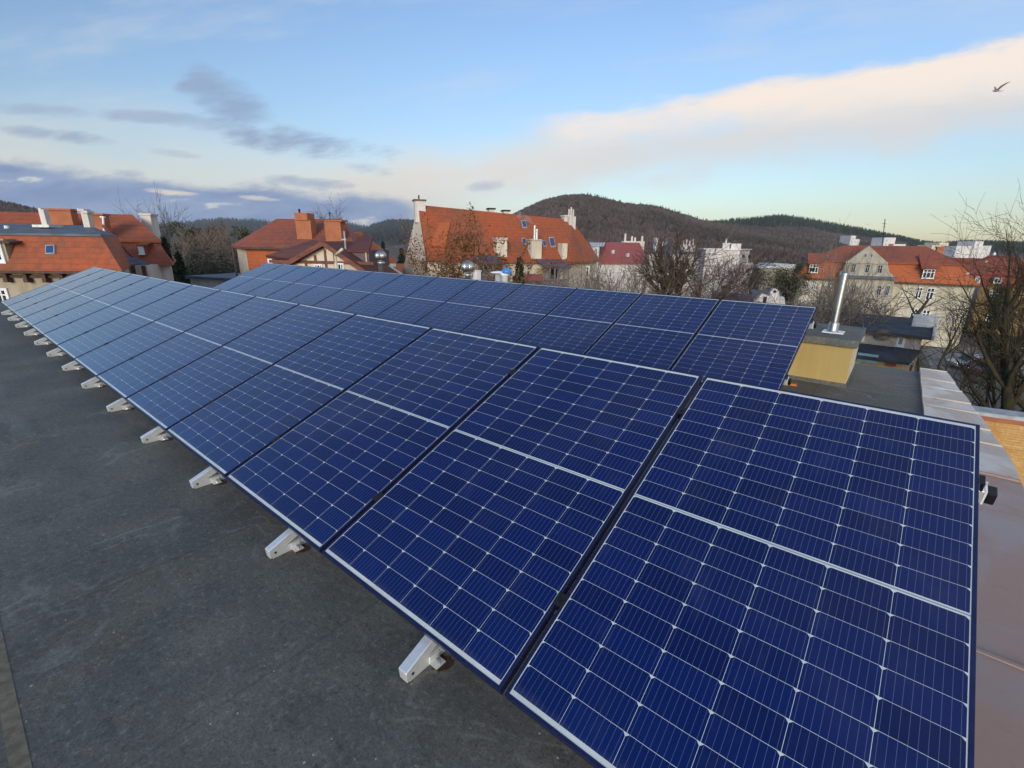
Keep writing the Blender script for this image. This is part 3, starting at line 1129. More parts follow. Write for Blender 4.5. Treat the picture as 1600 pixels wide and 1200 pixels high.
# --- C: big hipped house with two orange chimneys
C = Bld('hipped_house', 'large hipped house with two broad orange chimneys and a half timbered gable', 'house', (378, 40), (545, 38.5))
zE = C.on(378, 384.5).z
f0, f1 = C.on(376, 384), C.on(556, 393)
bl_ = C.P(363, 373, 45)
bl_.z = zE + .05
b0 = Vector((bl_.x, bl_.y, 0))
foot = [(f0.x + .25, .3), (f1.x - .2, .3), (C.on(566, 395, 9.5).x, 9.5), (b0.x + 3.5, 12), (b0.x + .3, b0.y)]
C.part(MB().prism(foot, 0, zE - .03), 'wall', 'wall_cream')
C.part(MB().box(f0.x + .35, f1.x - .3, .10, .299, zE - 4.0, zE - .02), 'tile_hung_front', 'tile_bright')
r0, r1 = C.P(431, 337.5, 45.5), C.P(535, 346.5, 43.5)
r1.z = r0.z = (r0.z + r1.z) / 2
pts = [Vector((f0.x - .1, -.25, zE)), Vector((f1.x + .2, -.25, zE)), Vector((C.on(572, 390, 10).x, 10, zE)), Vector((b0.x + 3.3, 12.6, zE)), Vector((b0.x - .2, b0.y, zE + .02)), r0, r1]
low = [p - Vector((0, 0, .2)) for p in pts[:5]]
C.part(MB().solid(pts + low, [(0, 1, 6, 5), (1, 2, 6), (2, 3, 5, 6), (3, 4, 5), (4, 0, 5), (11, 10, 9, 8, 7),
                              (7, 8, 1, 0), (8, 9, 2, 1), (9, 10, 3, 2), (10, 11, 4, 3), (11, 7, 0, 4)]), 'roof', 'tile_dull')
C.part(MB().bar((f0.x - .2, -.34, zE - .14), (f1.x + .2, -.34, zE - .14), .18), 'gutter', 'timber_brown')
p = C.w(V(363, 376, 44.6))
C.part(MB().tube((p.x - .1, p.y, zE - .1), (p.x - .05, p.y, 0), .09), 'downpipe', 'purple_roof')
ch = C.stack(463.5, 487, 344, 388, 1.0, .75, 'brick_orange', 'chimney', False)
za = C.on(470, 344, .9).z
C.part(MB().box(C.on(460, 338, .85).x, C.on(480, 338, .85).x, .85, 1.9, za, C.on(470, 332.5, .85).z), 'cap', 'brick_orange', ch)
a = C.on(468, 332, 1.4)
C.part(MB().tube((a.x, 1.4, a.z - .1), (a.x, 1.4, a.z + .28), .08), 'pot', 'dark_void', ch)
ch = C.stack(508.5, 533.5, 346, 392, .4, .75, 'brick_orange', 'chimney', False)
za = C.on(520, 346, .3).z
C.part(MB().box(C.on(507.5, 345, .3).x, C.on(534.5, 345, .3).x, .3, 1.25, za, za + .12), 'cap', 'brick_orange', ch)
a = C.on(516, 344, .8)
C.part(MB().tube((a.x, .8, za), (a.x, .8, za + .62), .03).lathe([(.02, .55), (.09, .62), (.02, .70)], 8, (a.x, .8, za)), 'antenna', 'dark_void', ch)
# gabled wing towards us
GY = -5.0
ap = C.on(506, 377, GY)
lf, rt_ = C.on(446, 411, GY), C.on(545, 403.5, GY)
dl, dr = (ap.z - lf.z) / (ap.x - lf.x), (ap.z - rt_.z) / (rt_.x - ap.x)
zl = lf.z - 1.0
xl, xr2 = ap.x - (ap.z - zl) / dl, ap.x + (ap.z - zl) / dr
back = 4.0
C.part(MB().extrude([(xl + .3, GY + .35, 0), (xr2 - .3, GY + .35, 0), (xr2 - .3, GY + .35, zl + .1), (ap.x, GY + .35, ap.z - .30), (xl + .3, GY + .35, zl + .1)], (0, 4.6, 0)), 'gable_wall', 'wall_cream')
C.part(MB().slab([(xl, GY - .15, zl), (ap.x, GY - .15, ap.z), (ap.x, GY + back, ap.z + .02), (xl, GY + back, zl + .02)], .22)
       .slab([(ap.x, GY - .15, ap.z), (xr2, GY - .15, zl), (xr2, GY + back, zl + .02), (ap.x, GY + back, ap.z + .02)], .22), 'gable_roof', 'tile_brown')
vt = MB().bar((xl, GY - .2, zl - .14), (ap.x, GY - .2, ap.z - .14), .10, .30).bar((ap.x, GY - .21, ap.z - .14), (xr2, GY - .21, zl - .14), .10, .30)
C.part(vt, 'verge_board', 'timber_red')
tm = MB()
for px in (476, 491.5, 507.5, 522):
    x = C.on(px, 395, GY + .3).x
    zt_ = ap.z - .45 - (abs(x - ap.x) * (dl if x < ap.x else dr))
    tm.box(x - .08, x + .08, GY + .28, GY + .349, lf.z - 2.6, zt_)
zc = C.on(506, 410, GY + .3).z
tm.box(xl + .6, xr2 - .6, GY + .27, GY + .3485, zc - .1, zc + .1)
C.part(tm, 'timber_frame', 'timber_red')
C.window(492, 505, 412.5, 424, GY + .35, 3, 1, .1)
C.window(524, 538, 411, 423, GY + .35, 3, 1, .1)
# dark lower roof left of the gable
p0_, p1_ = C.on(414, 399.5, -3.2), C.on(488, 374.5, -1.2)
C.part(MB().slab([p0_, C.on(452, 404, -4.6), C.on(503, 378, -4.4), p1_], .22), 'side_roof', 'tile_brown')
w0 = C.on(421, 404, -2.9)
C.part(MB().box(w0.x, C.on(450, 404, -2.9).x, -2.9, .0, 0, C.on(425, 402, -2.9).z - .15), 'side_wall', 'timber_brown')
C.part(MB().box(w0.x - .04, w0.x + .35, -3.1, -2.7, 0, C.on(422, 402, -2.9).z - .1), 'corner_post', 'window_frame')
# brown tile hung annexe on the right
y0 = -3.6
C.pbox(541, 577, 391, 424, y0, 3.5, 'annexe', 'purple_roof', None, 5)
zt_ = C.on(558, 391, y0).z
xa, xb_ = C.on(539, 391, y0).x, C.on(578.5, 391, y0).x
C.part(MB().slab([(xa, y0 - .25, zt_ + .02), (xb_, y0 - .25, zt_ + .02), (xb_ - 1.2, y0 + 3.2, zt_ + 1.0), (xa, y0 + 3.2, zt_ + 1.15)], .16), 'annexe_roof', 'tile_brown')
C.part(MB().tube((C.on(573, 400, y0).x, y0 - .08, zt_), (C.on(573, 400, y0).x, y0 - .08, 0), .06), 'annexe_pipe', 'wall_cream')
mx_ = C.on(540, 388, y0)
C.part(MB().tube((mx_.x, y0, mx_.z - .4), (mx_.x, y0, C.on(539, 361, y0).z), .06).box(mx_.x - .25, mx_.x + .1, y0 - .03, y0 + .03, mx_.z + .55, mx_.z + .65), 'mast', 'grey_paint')

# --- right wing with bright orange hip, white eaves
C2 = Bld('orange_wing_house', 'small house with bright orange hipped roof above a white eaves band', 'house', (556, 43), (619, 44.5))
z = C2.on(600, 410.5).z
xr = C2.on(618.5, 410.5).x
a, b = C2.on(541, 362, 4.5), C2.on(563, 362, 4.5)
C2.part(hip([(-1.8, -.25), (xr, -.25), (C2.on(620, 411, 9).x, 9), (-2.5, 9)], z, (a.x - 1.5, 4.5, a.z), (b.x, 4.5, a.z), .05), 'roof', 'tile_bright')
C2.part(MB().prism([(-1.7, -.2), (xr - .05, -.2), (C2.on(619, 412, 8.8).x, 8.8), (-1.7, 8.8)], z - .35, z - .052), 'eaves_band', 'window_frame')
C2.part(MB().prism([(-1.5, .1), (xr - .4, .1), (C2.on(614, 415, 8.5).x, 8.5), (-1.5, 8.5)], 0, z - .352), 'wall', 'wall_white')
C2.window(580, 590, 416, 428, .1, 2, 1, .12)
C2.window(597, 607, 416, 428, .1, 2, 1, .12)
C2.window(609, 613, 416, 428, .1, 1, 1, .1)
# low roof behind
L0 = Bld('low_roofed_house', 'low orange roof just left of the tall cream gable', 'house', (612, 60), (650, 60))
a, b = L0.on(612, 412, 2), L0.on(650, 412, 2)
z = L0.on(630, 428, -.5).z
L0.part(hip([(-2, -.5), (b.x + 2, -.5), (b.x + 2, 6), (-2, 6)], z, (-1, 2.5, a.z), (b.x + 1, 2.5, a.z)), 'roof', 'tile_bright')
L0.part(MB().box(-1.5, b.x + 1.5, 0, 5.5, 0, z - .1), 'wall', 'wall_cream')

# --- D: the long steep roof with cream gable
D = Bld('steep_roof_house', 'long cream house with steep orange roof and a white chimney on its left gable', 'house', (669, 43.5), (888, 48))
zE = D.on(669, 402.5).z
zR = D.on(888, 409).z
gb = D.P(636, 402, 51.5)                    # back corner of the gable
apx = D.P(653, 320, 47.5)
xr = D.on(888, 409).x
rr_ = D.P(893, 343.5, 54.0)
hb = D.P(938, 411, 54.5)
zE2 = zE - .0
foot = [(.15, .15), (xr - .2, .15), (hb.x - .5, hb.y), (hb.x - 3, hb.y + 8), (gb.x + 1.5, gb.y + 6), (gb.x, gb.y)]
D.part(MB().prism(foot, 0, zE - .05), 'wall', 'wall_cream')
# gable: front corner, apex, back corner (catslide at the back)
gz = D.P(633, 424, 52).z
gp = [Vector((.15, .0, 0)), Vector((.15, 0, zE + .1)), Vector((apx.x + .15, apx.y, apx.z - .1)), Vector((gb.x - .35, gb.y + .6, gz)), Vector((gb.x - .35, gb.y + .6, 0))]
gn = Vector((gb.y, -gb.x, 0)).normalized()
gp = [p_ - gn * .16 for p_ in gp]
D.part(MB().extrude(gp, gn * .4), 'gable_wall', 'wall_cream')
f0, f1 = Vector((-.05, -.35, zE - .12)), Vector((xr, -.35, zR))
hbz = Vector((hb.x, hb.y, zR))
rl = apx.copy()
rl.y -= .1
bkl, bkr = Vector((gb.x + .2, gb.y + 1, gz)), Vector((hb.x - 2, hb.y + 8, zR))
top = [f0, f1, hbz, bkr, bkl, rl, rr_]
low = [p - Vector((0, 0, .2)) for p in top[:5]]
D.part(MB().solid(top + low, [(0, 1, 6), (0, 6, 5), (1, 2, 6), (2, 3, 6), (3, 4, 5, 6), (4, 0, 5), (7, 8, 1, 0), (8, 9, 2, 1), (9, 10, 3, 2), (10, 11, 4, 3), (11, 7, 0, 4), (11, 10, 9, 8, 7)]), 'roof', 'tile_orange')
sl = [f0, f1, rr_]
# chimney on the gable
yc = apx.y - .6
g = D.stack(648.5, 665, 313.5, 337, yc, 1.1, 'wall_white', 'chimney', True, 0, 'tile_grey')
a = D.on(655.5, 312, yc)
D.part(MB().tube((a.x, yc + .4, a.z), (a.x, yc + .4, a.z + .42), .07), 'pot', 'dark_void', g)
for x0, x1, yt, yb in ((764.5, 773, 327, 332), (787.5, 796, 330, 335)):
    g = D.stack(x0, x1, yt, yb, rl.y + 1.2, .8, 'wall_white', 'chimney', True, 0, 'dark_void')
D.stack(882, 889.5, 338, 345, rr_.y - .3, .8, 'wall_white', 'chimney', True, 0)
D.stack(889.5, 899.5, 338, 357, rr_.y - .8, .9, 'wall_white', 'chimney', False, 3)


def slope_y(px, py):
    high = py < 402.5 - (px - 669) * (402.5 - 343.5) / (893 - 669)
    return on_slope(px, py, *((f0, rr_, rl) if high else sl), D)


for x0, x1, yt, yb in ((830.5, 846.5, 375.5, 401), (776, 792.5, 373, 398), (878.5, 886.5, 380, 402)):
    q = slope_y((x0 + x1) / 2, yb)
    g = D.stack(x0, x1, yt, yb, q.y - .25, 1.1, 'wall_cream', 'dormer', False)
    if x1 - x0 > 10:
        D.part(MB().box(D.on(x0, yt, q.y - .4).x - .06, D.on(x1, yt, q.y - .4).x + .06, q.y - .35, q.y + .95, D.on(x0, yt, q.y - .35).z, D.on(x0, yt, q.y - .35).z + .1), 'cap', 'light_flashing', g)
q = slope_y(838, 400)
pm = MB()
for px, yt in ((835, 352), (838.5, 358)):
    a = D.on(px, 376, q.y)
    pm.tube((a.x, q.y, a.z - .2), (a.x, q.y, D.on(px, yt, q.y).z), .11, n=8)
D.part(pm, 'flue', 'light_flashing')
for x0, x1, yt, yb in ((814.5, 822.5, 345, 357), (815.5, 821.5, 373, 383), (847.5, 853, 376.5, 386), (858, 867, 371.5, 387)):
    sx = (x1 - x0) * .25
    D.skylight([slope_y(x, y) for x, y in ((x0 + sx, yb), (x1 + sx * .4, yb - .5), (x1 - sx, yt), (x0 - sx * .4, yt + .5))])
# raised tile panel, left part of the roof
qs = [slope_y(x, y) for x, y in ((672, 386), (695, 388), (703, 349), (686, 350))]
nn = (qs[1] - qs[0]).cross(qs[2] - qs[0]).normalized()
D.part(MB().extrude([p - nn * .1 for p in qs], nn * .28), 'tile_panel', 'tile_bright')
# brighter catslide at the right end
qs = [slope_y(x, y) for x, y in ((884, 407), (889, 407), (905, 366), (881, 363))]
# two verandas
for x0, x1, ya, yb, yw in ((746, 788, 399, 412, 424), (851, 893, 405, 416.5, 450)):
    a, b = D.on(x0, yb, -2.6), D.on(x1, yb + .5, -2.6)
    zt_ = D.on((x0 + x1) / 2, ya, -.3).z
    D.part(MB().slab([a, b, (b.x, -.3, zt_), (a.x, -.3, zt_)], .12), 'veranda_roof', 'purple_roof')
    v = MB()
    for k in range(6):
        x = a.x + .15 + (b.x - a.x - .3) * k / 5
        v.box(x - .06, x + .06, -2.45, -2.33, 0, a.z - .08)
    zz = D.on(x0, (yb + yw) / 2 + 4, -2.4).z
    v.box(a.x + .1, b.x - .1, -2.46, -2.32, zz - .06, zz + .06)
    D.part(v, 'veranda_posts', 'lattice_grey')
    D.part(MB().box(a.x + .2, b.x - .2, -2.39, -2.34, 0, zz - .07), 'veranda_lattice', 'lattice_grey')
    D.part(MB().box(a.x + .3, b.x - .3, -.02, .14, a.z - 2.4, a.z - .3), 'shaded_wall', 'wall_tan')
    xm = D.on((x0 + x1) / 2 - 6, 420, -.05).x
    D.part(MB().box(xm - .35, xm + .35, -.06, -.021, a.z - 2.4, a.z - .45), 'door', 'dark_void')
D.window(806, 815.5, 411.5, 426, .15, 2, 2, .1)
D.window(911, 920.5, 415.5, 434, D.on(915, 425, 0).y + 3.2, 2, 2, .14)
D.pbox(819, 848, 430.5, 437, -3.0, 2.0, 'red_step_roof', 'tile_red', None, .1)
D.window(641, 645, 405, 425, D.w(V(641, 415, 50.2)).y, 1, 2, .1)

# --- E: red roofed house, and the white houses round the bare tree
E_ = Bld('red_roof_house', 'white house with a red metal roof and small white dormer', 'house', (900, 66), (1010, 68))
z = E_.on(970, 410.5).z
x0_, x1_ = E_.on(935, 410).x, E_.on(1013, 411).x
ra, rb_ = E_.on(949, 378.5, 5), E_.on(999, 381.5, 5)
E_.part(hip([(x0_, -.3), (x1_, -.3), (x1_ + .5, 11), (x0_, 11)], z, (ra.x, 5, ra.z), (rb_.x, 5, ra.z)), 'roof', 'tile_red')
E_.part(MB().box(-1, x1_ - .4, 0, 10.5, 0, z - .05), 'wall', 'wall_white')
q = E_.on(932, 405, -.1)
E_.pbox(925.5, 936, 384, 408, -.1, 4.5, 'dormer', 'wall_white', None, .5)
E_.part(MB().slab([(E_.on(924, 383, -.3).x, -.4, E_.on(930, 383.5, -.4).z), (E_.on(943, 383, -.3).x, -.4, E_.on(930, 383.5, -.4).z), (E_.on(952, 380, 3).x, 4.5, E_.on(940, 379, 4.5).z), (E_.on(926, 380, 3).x, 4.5, E_.on(940, 379, 4.5).z)], .12), 'dormer_roof', 'light_flashing')
E_.window(927.5, 934, 386.5, 401, -.1, 2, 1, .14)
E_.stack(975, 1007, 376.5, 386, 6.0, 1.0, 'wall_white', 'chimney', False, 0)
pt = MB()
for px, yt in ((976.5, 365), (987, 369), (992, 371), (1003, 369)):
    a = E_.on(px, 377, 6.4)
    pt.tube((a.x, 6.4, a.z - .1), (a.x, 6.4, E_.on(px, yt, 6.4).z), .16, n=8)
E_.part(pt, 'chimney_pots', 'wall_white')
for px, py in ((957, 395), (980, 400)):
    q = on_slope(px, py, (x0_, -.3, z), (x1_, -.3, z), (ra.x, 5, ra.z), E_)
    E_.part(MB().box(q.x - .22, q.x + .22, q.y - .25, q.y + .3, q.z - .1, q.z + .38), 'roof_hatch', 'light_flashing')
for x0, x1, ya, yb in ((950, 955, 420, 434), (972, 977, 421, 436), (1001, 1007, 421, 437)):
    E_.window(x0, x1, ya, yb, 0, 2, 2, .1)

F1 = Bld('turret_house', 'white house with a thin grey spire behind the big bare tree', 'house', (1012, 78), (1112, 78))
z = F1.on(1060, 397).z
x1_ = F1.on(1112, 400).x
F1.part(MB().box(0, x1_, 0, 10, 0, z), 'wall', 'wall_white')
F1.part(MB().box(-.2, x1_ + .2, -.25, 10.2, z + .001, z + .35), 'roof', 'slate')
ts, tt = F1.on(1040, 396, -1), F1.on(1043, 369, -1)
F1.part(MB().lathe([(.95, ts.z - 3), (.95, ts.z), (.75, ts.z + .2), (.06, tt.z), (.03, tt.z + 1.4)], 8, (ts.x, -.6, 0)), 'spire', 'slate')
for x0, x1, yt, pots in ((1024, 1027.5, 373, 0), (1032.5, 1036, 379, 0), (1066, 1086, 383, 4)):
    F1.stack(x0, x1, yt, 397, 4, 1.2, 'wall_white', 'chimney', True, pots)
for x0, x1, ya, yb in ((1023, 1028, 430, 445), (1050, 1055, 432, 446), (1083, 1088, 418, 432)):
    F1.window(x0, x1, ya, yb, 0, 2, 2, .12)

F = Bld('white_gable_house', 'tall plain white house with blank side wall, right of the big bare tree', 'house', (1105, 72), (1157, 70))
zt_ = F.on(1140, 390.5).z
r1_ = F.P(1172, 388, 76)
x1_ = F.on(1157, 390).x
ft = [(-.5, 0), (x1_, 0), (r1_.x, r1_.y), (r1_.x - 4, r1_.y + 6), (-2, 7)]
F.part(MB().prism(ft, 0, zt_), 'wall', 'wall_white')
F.part(MB().prism([(x1_ + .002, .05), (r1_.x + .8, r1_.y - .3), (r1_.x + .6, r1_.y + 4), (x1_ + .5, 5)], 0, zt_ - 2.0), 'side_wall', 'block_white')
F.part(MB().prism([(-.8, -.2), (x1_ + .2, -.2), (r1_.x + .3, r1_.y), (r1_.x - 4, r1_.y + 6.3), (-2.3, 7.3)], zt_ + .001, zt_ + .15), 'roof', 'light_flashing')
g = F.stack(1129, 1140, 381, 391, 1.0, 1.5, 'wall_white', 'chimney', True, 0)
F.part(MB().tube((F.on(1134, 381, 1.5).x, 1.5, F.on(1134, 382, 1.5).z), (F.on(1134, 381, 1.5).x, 1.5, F.on(1134, 373, 1.5).z), .12), 'pot', 'wall_white', g)
F.stack(1142, 1157.5, 380.5, 391, .6, 2.0, 'wall_white', 'chimney', False)
for px, py in ((1161, 400), (1171, 401), (1160, 421), (1162, 442)):
    a = F.w(V(px, py, 72.2))
    F.part(MB().box(a.x - .2, a.x + .2, a.y - .5, a.y + 1, a.z - .2, a.z + .2), 'vent_opening', 'dark_void')

# --- G: little roofs below the white house
Gr = Bld('grey_roof_shed', 'low shed with dark grey roof and a brick pier, below the white house', 'shed', (1105, 48), (1182, 46))
a, b = Gr.on(1108, 470), Gr.on(1182, 474)
zt_ = Gr.on(1150, 459, 3).z
Gr.part(MB().slab([(a.x, -.2, a.z), (b.x, -.2, a.z), (b.x, 3.5, zt_), (a.x, 3.5, zt_)], .15), 'roof', 'slate')
Gr.part(MB().box(a.x + .2, b.x - .2, 0, 3.3, 0, a.z - .1), 'wall', 'wall_tan')
Gr.stack(1127, 1138.5, 450, 470, .4, .7, 'wall_tan', 'chimney', True, 0, 'dark_void')
Gp = Bld('white_parapet_house', 'small white building with a stepped parapet and round dark opening', 'house', (1178, 43), (1230, 42))
y = 0
zb = GZ * 0
pz = [Gp.on(x, yy) for x, yy in ((1178, 470), (1190, 459), (1203, 463), (1204, 456), (1208, 452), (1214, 452), (1217, 456), (1218, 465), (1226, 465), (1227, 476))]
Gp.part(MB().extrude([Vector((pz[0].x, 0, 0))] + [Vector((p.x, 0, p.z)) for p in pz] + [Vector((pz[-1].x, 0, 0))], (0, 1.2, 0)), 'parapet_wall', 'block_white')
a = Gp.on(1210.5, 455.5)
Gp.part(MB().tube((a.x, -.03, a.z), (a.x, -.002, a.z), .13, n=14), 'round_opening', 'dark_void')
a = Gp.on(1195, 469)
Gp.part(MB().box(a.x - .14, a.x + .14, -.03, -.002, a.z - .35, a.z + .3), 'slit_window', 'dark_void')
Gp.part(MB().slab([(pz[0].x, 1.2, pz[0].z), (pz[-1].x, 1.2, pz[0].z), (pz[-1].x, 5, pz[0].z + .6), (pz[0].x, 5, pz[0].z + .6)], .15), 'roof', 'slate')
Gq = Bld('pale_flat_house', 'pale flat roofed building behind the green ivy trees', 'house', (1186, 110), (1240, 110))
zt_ = Gq.on(1210, 419).z
Gq.part(MB().box(0, Gq.L, 0, 8, 0, zt_), 'wall', 'wall_grey')
Gq.part(MB().box(-.3, Gq.L * .45, -.3, 8, zt_ + .002, zt_ + .5).box(Gq.L * .45, Gq.L + .3, -.3, 8, zt_ + .002, zt_ + .9), 'roof', 'light_flashing')

# --- H: the tenement with central gable
T = Bld('tenement', 'wide cream tenement with orange mansard roof and a grey curved central gable', 'tenement', (1248, 66), (1530, 56))
zE = T.on(1250, 432.5).z * .5 + T.on(1530, 447).z * .5
x1_ = T.on(1530, 447).x
T.part(MB().box(.2, x1_ - .3, .1, 12, 0, zE - .03), 'wall', 'wall_pale')
yb = 1.3
zb = (T.on(1265, 406, yb).z + T.on(1480, 414.5, yb).z) / 2
xa, xb_ = T.on(1264, 406, yb).x, T.on(1502, 415, yb).x
T.part(MB().hexa([(-.3, -.4, zE), (x1_, -.4, zE), (x1_ + .3, 12.5, zE), (-.5, 12.5, zE)],
                 [(xa, yb, zb), (xb_, yb, zb), (xb_ - .2, 11.0, zb), (xa, 11.0, zb)]), 'lower_roof', 'tile_bright')
ra, rb_ = T.on(1318, 383.5, 6.2), T.on(1447, 384.5, 6.2)
rzz = (ra.z + rb_.z) / 2
T.part(hip([(xa - .3, yb - .35), (xb_ + .3, yb - .35), (xb_ + .3, 11.3), (xa - .3, 11.3)], zb + .03, (ra.x, 6.2, rzz), (rb_.x, 6.2, rzz), .14), 'upper_roof', 'tile_dull')
T.part(MB().box(-.3, x1_ + .1, -.55, -.402, zE - .18, zE + .02), 'gutter', 'timber_brown')
# central gable with curved shoulders
gy = -.9
ol = [T.on(x, y_, gy) for x, y_ in ((1311, 446), (1312, 425), (1318, 421), (1323, 409), (1358, 384), (1386, 409.5), (1390, 425), (1396, 431), (1397, 446))]
T.part(MB().extrude([Vector((ol[0].x, gy, 0))] + [Vector((p.x, gy, p.z)) for p in ol] + [Vector((ol[-1].x, gy, 0))], (0, 4.5, 0)), 'gable_wall', 'wall_grey')
zz = ol[3].z
T.part(MB().box(ol[3].x - .1, ol[5].x + .1, gy - .18, gy - .001, zz - .15, zz + .1), 'gable_cornice', 'wall_grey')
zz = T.on(1358, 433, gy).z
T.part(MB().box(ol[0].x - .1, ol[-1].x + .1, gy - .6, gy - .001, zz - .2, zz + .15), 'gable_canopy', 'slate')
for x0, x1, ya, yb_, c in ((1350.5, 1354.5, 396, 402, 1), (1360, 1364, 396, 402, 1), (1330, 1337, 412, 426, 2), (1352, 1359, 413, 426, 2), (1371, 1379, 414, 427, 2), (1370, 1377, 446, 461, 2), (1384, 1390, 446, 462, 2), (1350, 1357, 470, 482, 2), (1330, 1337, 445, 460, 2), (1366, 1372, 478, 490, 2)):
    T.window(x0, x1, ya, yb_, gy, c, 2, .06, fm='grey_paint', bar=.05)
for x0, x1, ya, yb_ in ((1255, 1261, 439, 452), (1268.5, 1275, 439, 452.5), (1252, 1258, 467, 478), (1266, 1272, 467, 478.5), (1430.5, 1440.5, 448.5, 466), (1447, 1459, 450, 468.5), (1422, 1433, 482, 499), (1440, 1452, 484, 502), (1482, 1488, 487, 503), (1295, 1301, 441, 454)):
    T.window(x0, x1, ya, yb_, .1, 2, 2, .075, bar=.09)
for x0, x1, ya, yb_ in ((1441.5, 1460.5, 420.5, 435), (1264.5, 1279, 413, 426)):
    a, b = T.on(x0 - 1, yb_, -.1), T.on(x1 + 1, ya, -.1)
    T.part(MB().box(a.x, b.x, -.1, 3.5, a.z - .1, b.z + .1), 'dormer', 'tile_dull')
    g = T.part(MB().slab([(a.x - .3, -.5, b.z + .12), (b.x + .3, -.5, b.z + .12), (b.x + 1.0, yb + 1.2, zb + 1.0), (a.x - .6, yb + 1.2, zb + 1.0)], .14), 'dormer_roof', 'tile_dull')
    T.window(x0, x1, ya, yb_, -.1, 3, 2, .09, bar=.09)
T.stack(1463, 1474, 387, 400, 8.5, 1.2, 'brick_orange', 'chimney', True)
T.stack(1389, 1396, 381, 386, 6.6, .9, 'brick_orange', 'chimney', False)
T.stack(1509, 1514, 426, 437, .5, .6, 'wall_white', 'chimney', False)
a = T.on(1380, 384, 7)
T.part(MB().tube((a.x - .1, 7, a.z - .3), (T.on(1383, 342, 7).x, 7, T.on(1383, 342, 7).z), .045, n=6)
       .bar(T.on(1378, 349, 7), T.on(1385, 350, 7), .05).bar(T.on(1379, 354, 7), T.on(1384, 355, 7), .05), 'antenna', 'dark_void')

# --- I: ochre house at the right
I = Bld('ochre_house', 'ochre house with a red mansard roof behind the right hand tree', 'house', (1478, 74), (1600, 66))
xw = I.on(1528, 460).x
ze = I.on(1560, 447).z
x1_ = I.L + 4
I.part(MB().box(xw, x1_, 0, 12, 0, ze - .02), 'wall', 'wall_ochre')
zb = I.on(1550, 428.5, 1.2).z
I.part(MB().hexa([(xw - 3.5, -.3, ze), (x1_, -.3, ze), (x1_, 12.3, ze), (xw - 3.5, 12.3, ze)],
                 [(xw - 4, 1.2, zb), (x1_ - 1, 1.2, zb), (x1_ - 1, 11, zb), (xw - 4, 11, zb)]), 'lower_roof', 'tile_dull')
ra, rb_ = I.on(1545, 399, 6), I.on(1582, 402, 6)
I.part(hip([(xw - 4.3, .9), (x1_ - .7, .9), (x1_ - .7, 11.3), (xw - 4.3, 11.3)], zb + .03, (ra.x, 6, ra.z), (rb_.x, 6, ra.z)), 'upper_roof', 'tile_dull')
a = I.on(1495, 405, 7)
I.part(hip([(a.x - 5, 3), (a.x + 9, 3), (a.x + 9, 10), (a.x - 5, 10)], zb - .6, (a.x - 2, 6.5, I.on(1508, 403, 6.5).z), (a.x + 5, 6.5, I.on(1508, 403, 6.5).z)), 'wing_roof', 'tile_dull')
for x0, x1, ya, yb_ in ((1524, 1532, 432, 442), (1553, 1566, 434, 443)):
    I.window(x0, x1, ya, yb_, -.1, 2, 2, .13)
    p_, q_ = I.on(x0 - 1, yb_, -.05), I.on(x1 + 1, ya, -.05)
    I.part(MB().box(p_.x, q_.x, -.05, 2.5, p_.z, q_.z), 'dormer', 'tile_dull')
I.window(1545.5, 1559.5, 454, 468, 0, 3, 2, .12, bar=.12)
I.window(1541, 1552, 490, 502, 0, 2, 2, .2)
I.stack(1538, 1541, 407, 417, 4.0, .6, 'wall_white', 'chimney', False)
a = I.on(1553, 399, 6)
I.part(MB().lathe([(.12, 0), (.22, .15), (.12, .35), (.01, .5)], 8, (a.x, 6, a.z)), 'finial', 'window_frame')

# --- J: low building in the yard
J = Bld('yard_building', 'low pink walled outbuilding with dark sheet roof and green blinds, behind the yellow box', 'outbuilding', (1320, 37), (1447, 34))
ea, eb = J.on(1320, 512), J.on(1448, 526)
ze = (ea.z + eb.z) / 2
x0_, x1_ = J.on(1290, 512).x, J.on(1447, 525).x
ta, tb_ = J.on(1366, 493.5, 5.5), J.on(1473, 500, 5.5)
ztp = (ta.z + tb_.z) / 2
J.part(MB().box(x0_ + .2, x1_ - .15, .1, 5.6, 0, ze - .1), 'wall', 'wall_pink')
J.part(MB().slab([(x0_, -.35, ze), (x1_ + .3, -.35, ze), (x1_ + .5, 5.8, ztp), (x0_, 5.8, ztp)], .16), 'roof', 'dark_roof')
J.part(MB().bar((x0_, -.42, ze - .12), (x1_ + .3, -.42, ze - .12), .14), 'gutter', 'timber_brown')
J.part(MB().bar((x1_ + .38, -.4, ze - .05), (x1_ + .58, 5.8, ztp - .02), .14, .35), 'verge_board', 'light_flashing')
q = on_slope(1444, 509, (x0_, -.35, ze), (x1_, -.35, ze), (x0_, 5.8, ztp), J)
J.part(MB().box(q.x - .75, q.x + .75, q.y - .5, q.y + .9, q.z - .3, q.z + .72), 'roof_hatch', 'light_flashing')
J.window(1400.5, 1414, 525.5, 541, .1, 1, 1, .14, 'pale_green_blind')
J.window(1340, 1352, 518, 532, .1, 1, 2, .14, 'pale_green_blind')
a = J.on(1380, 522.5)
J.part(MB().tube((a.x, -.35, a.z), (a.x, -.15, a.z + .05), .46, .40, 16).tube((a.x, -.15, a.z), (a.x, .1, a.z), .05), 'satellite_dish', 'lattice_grey')
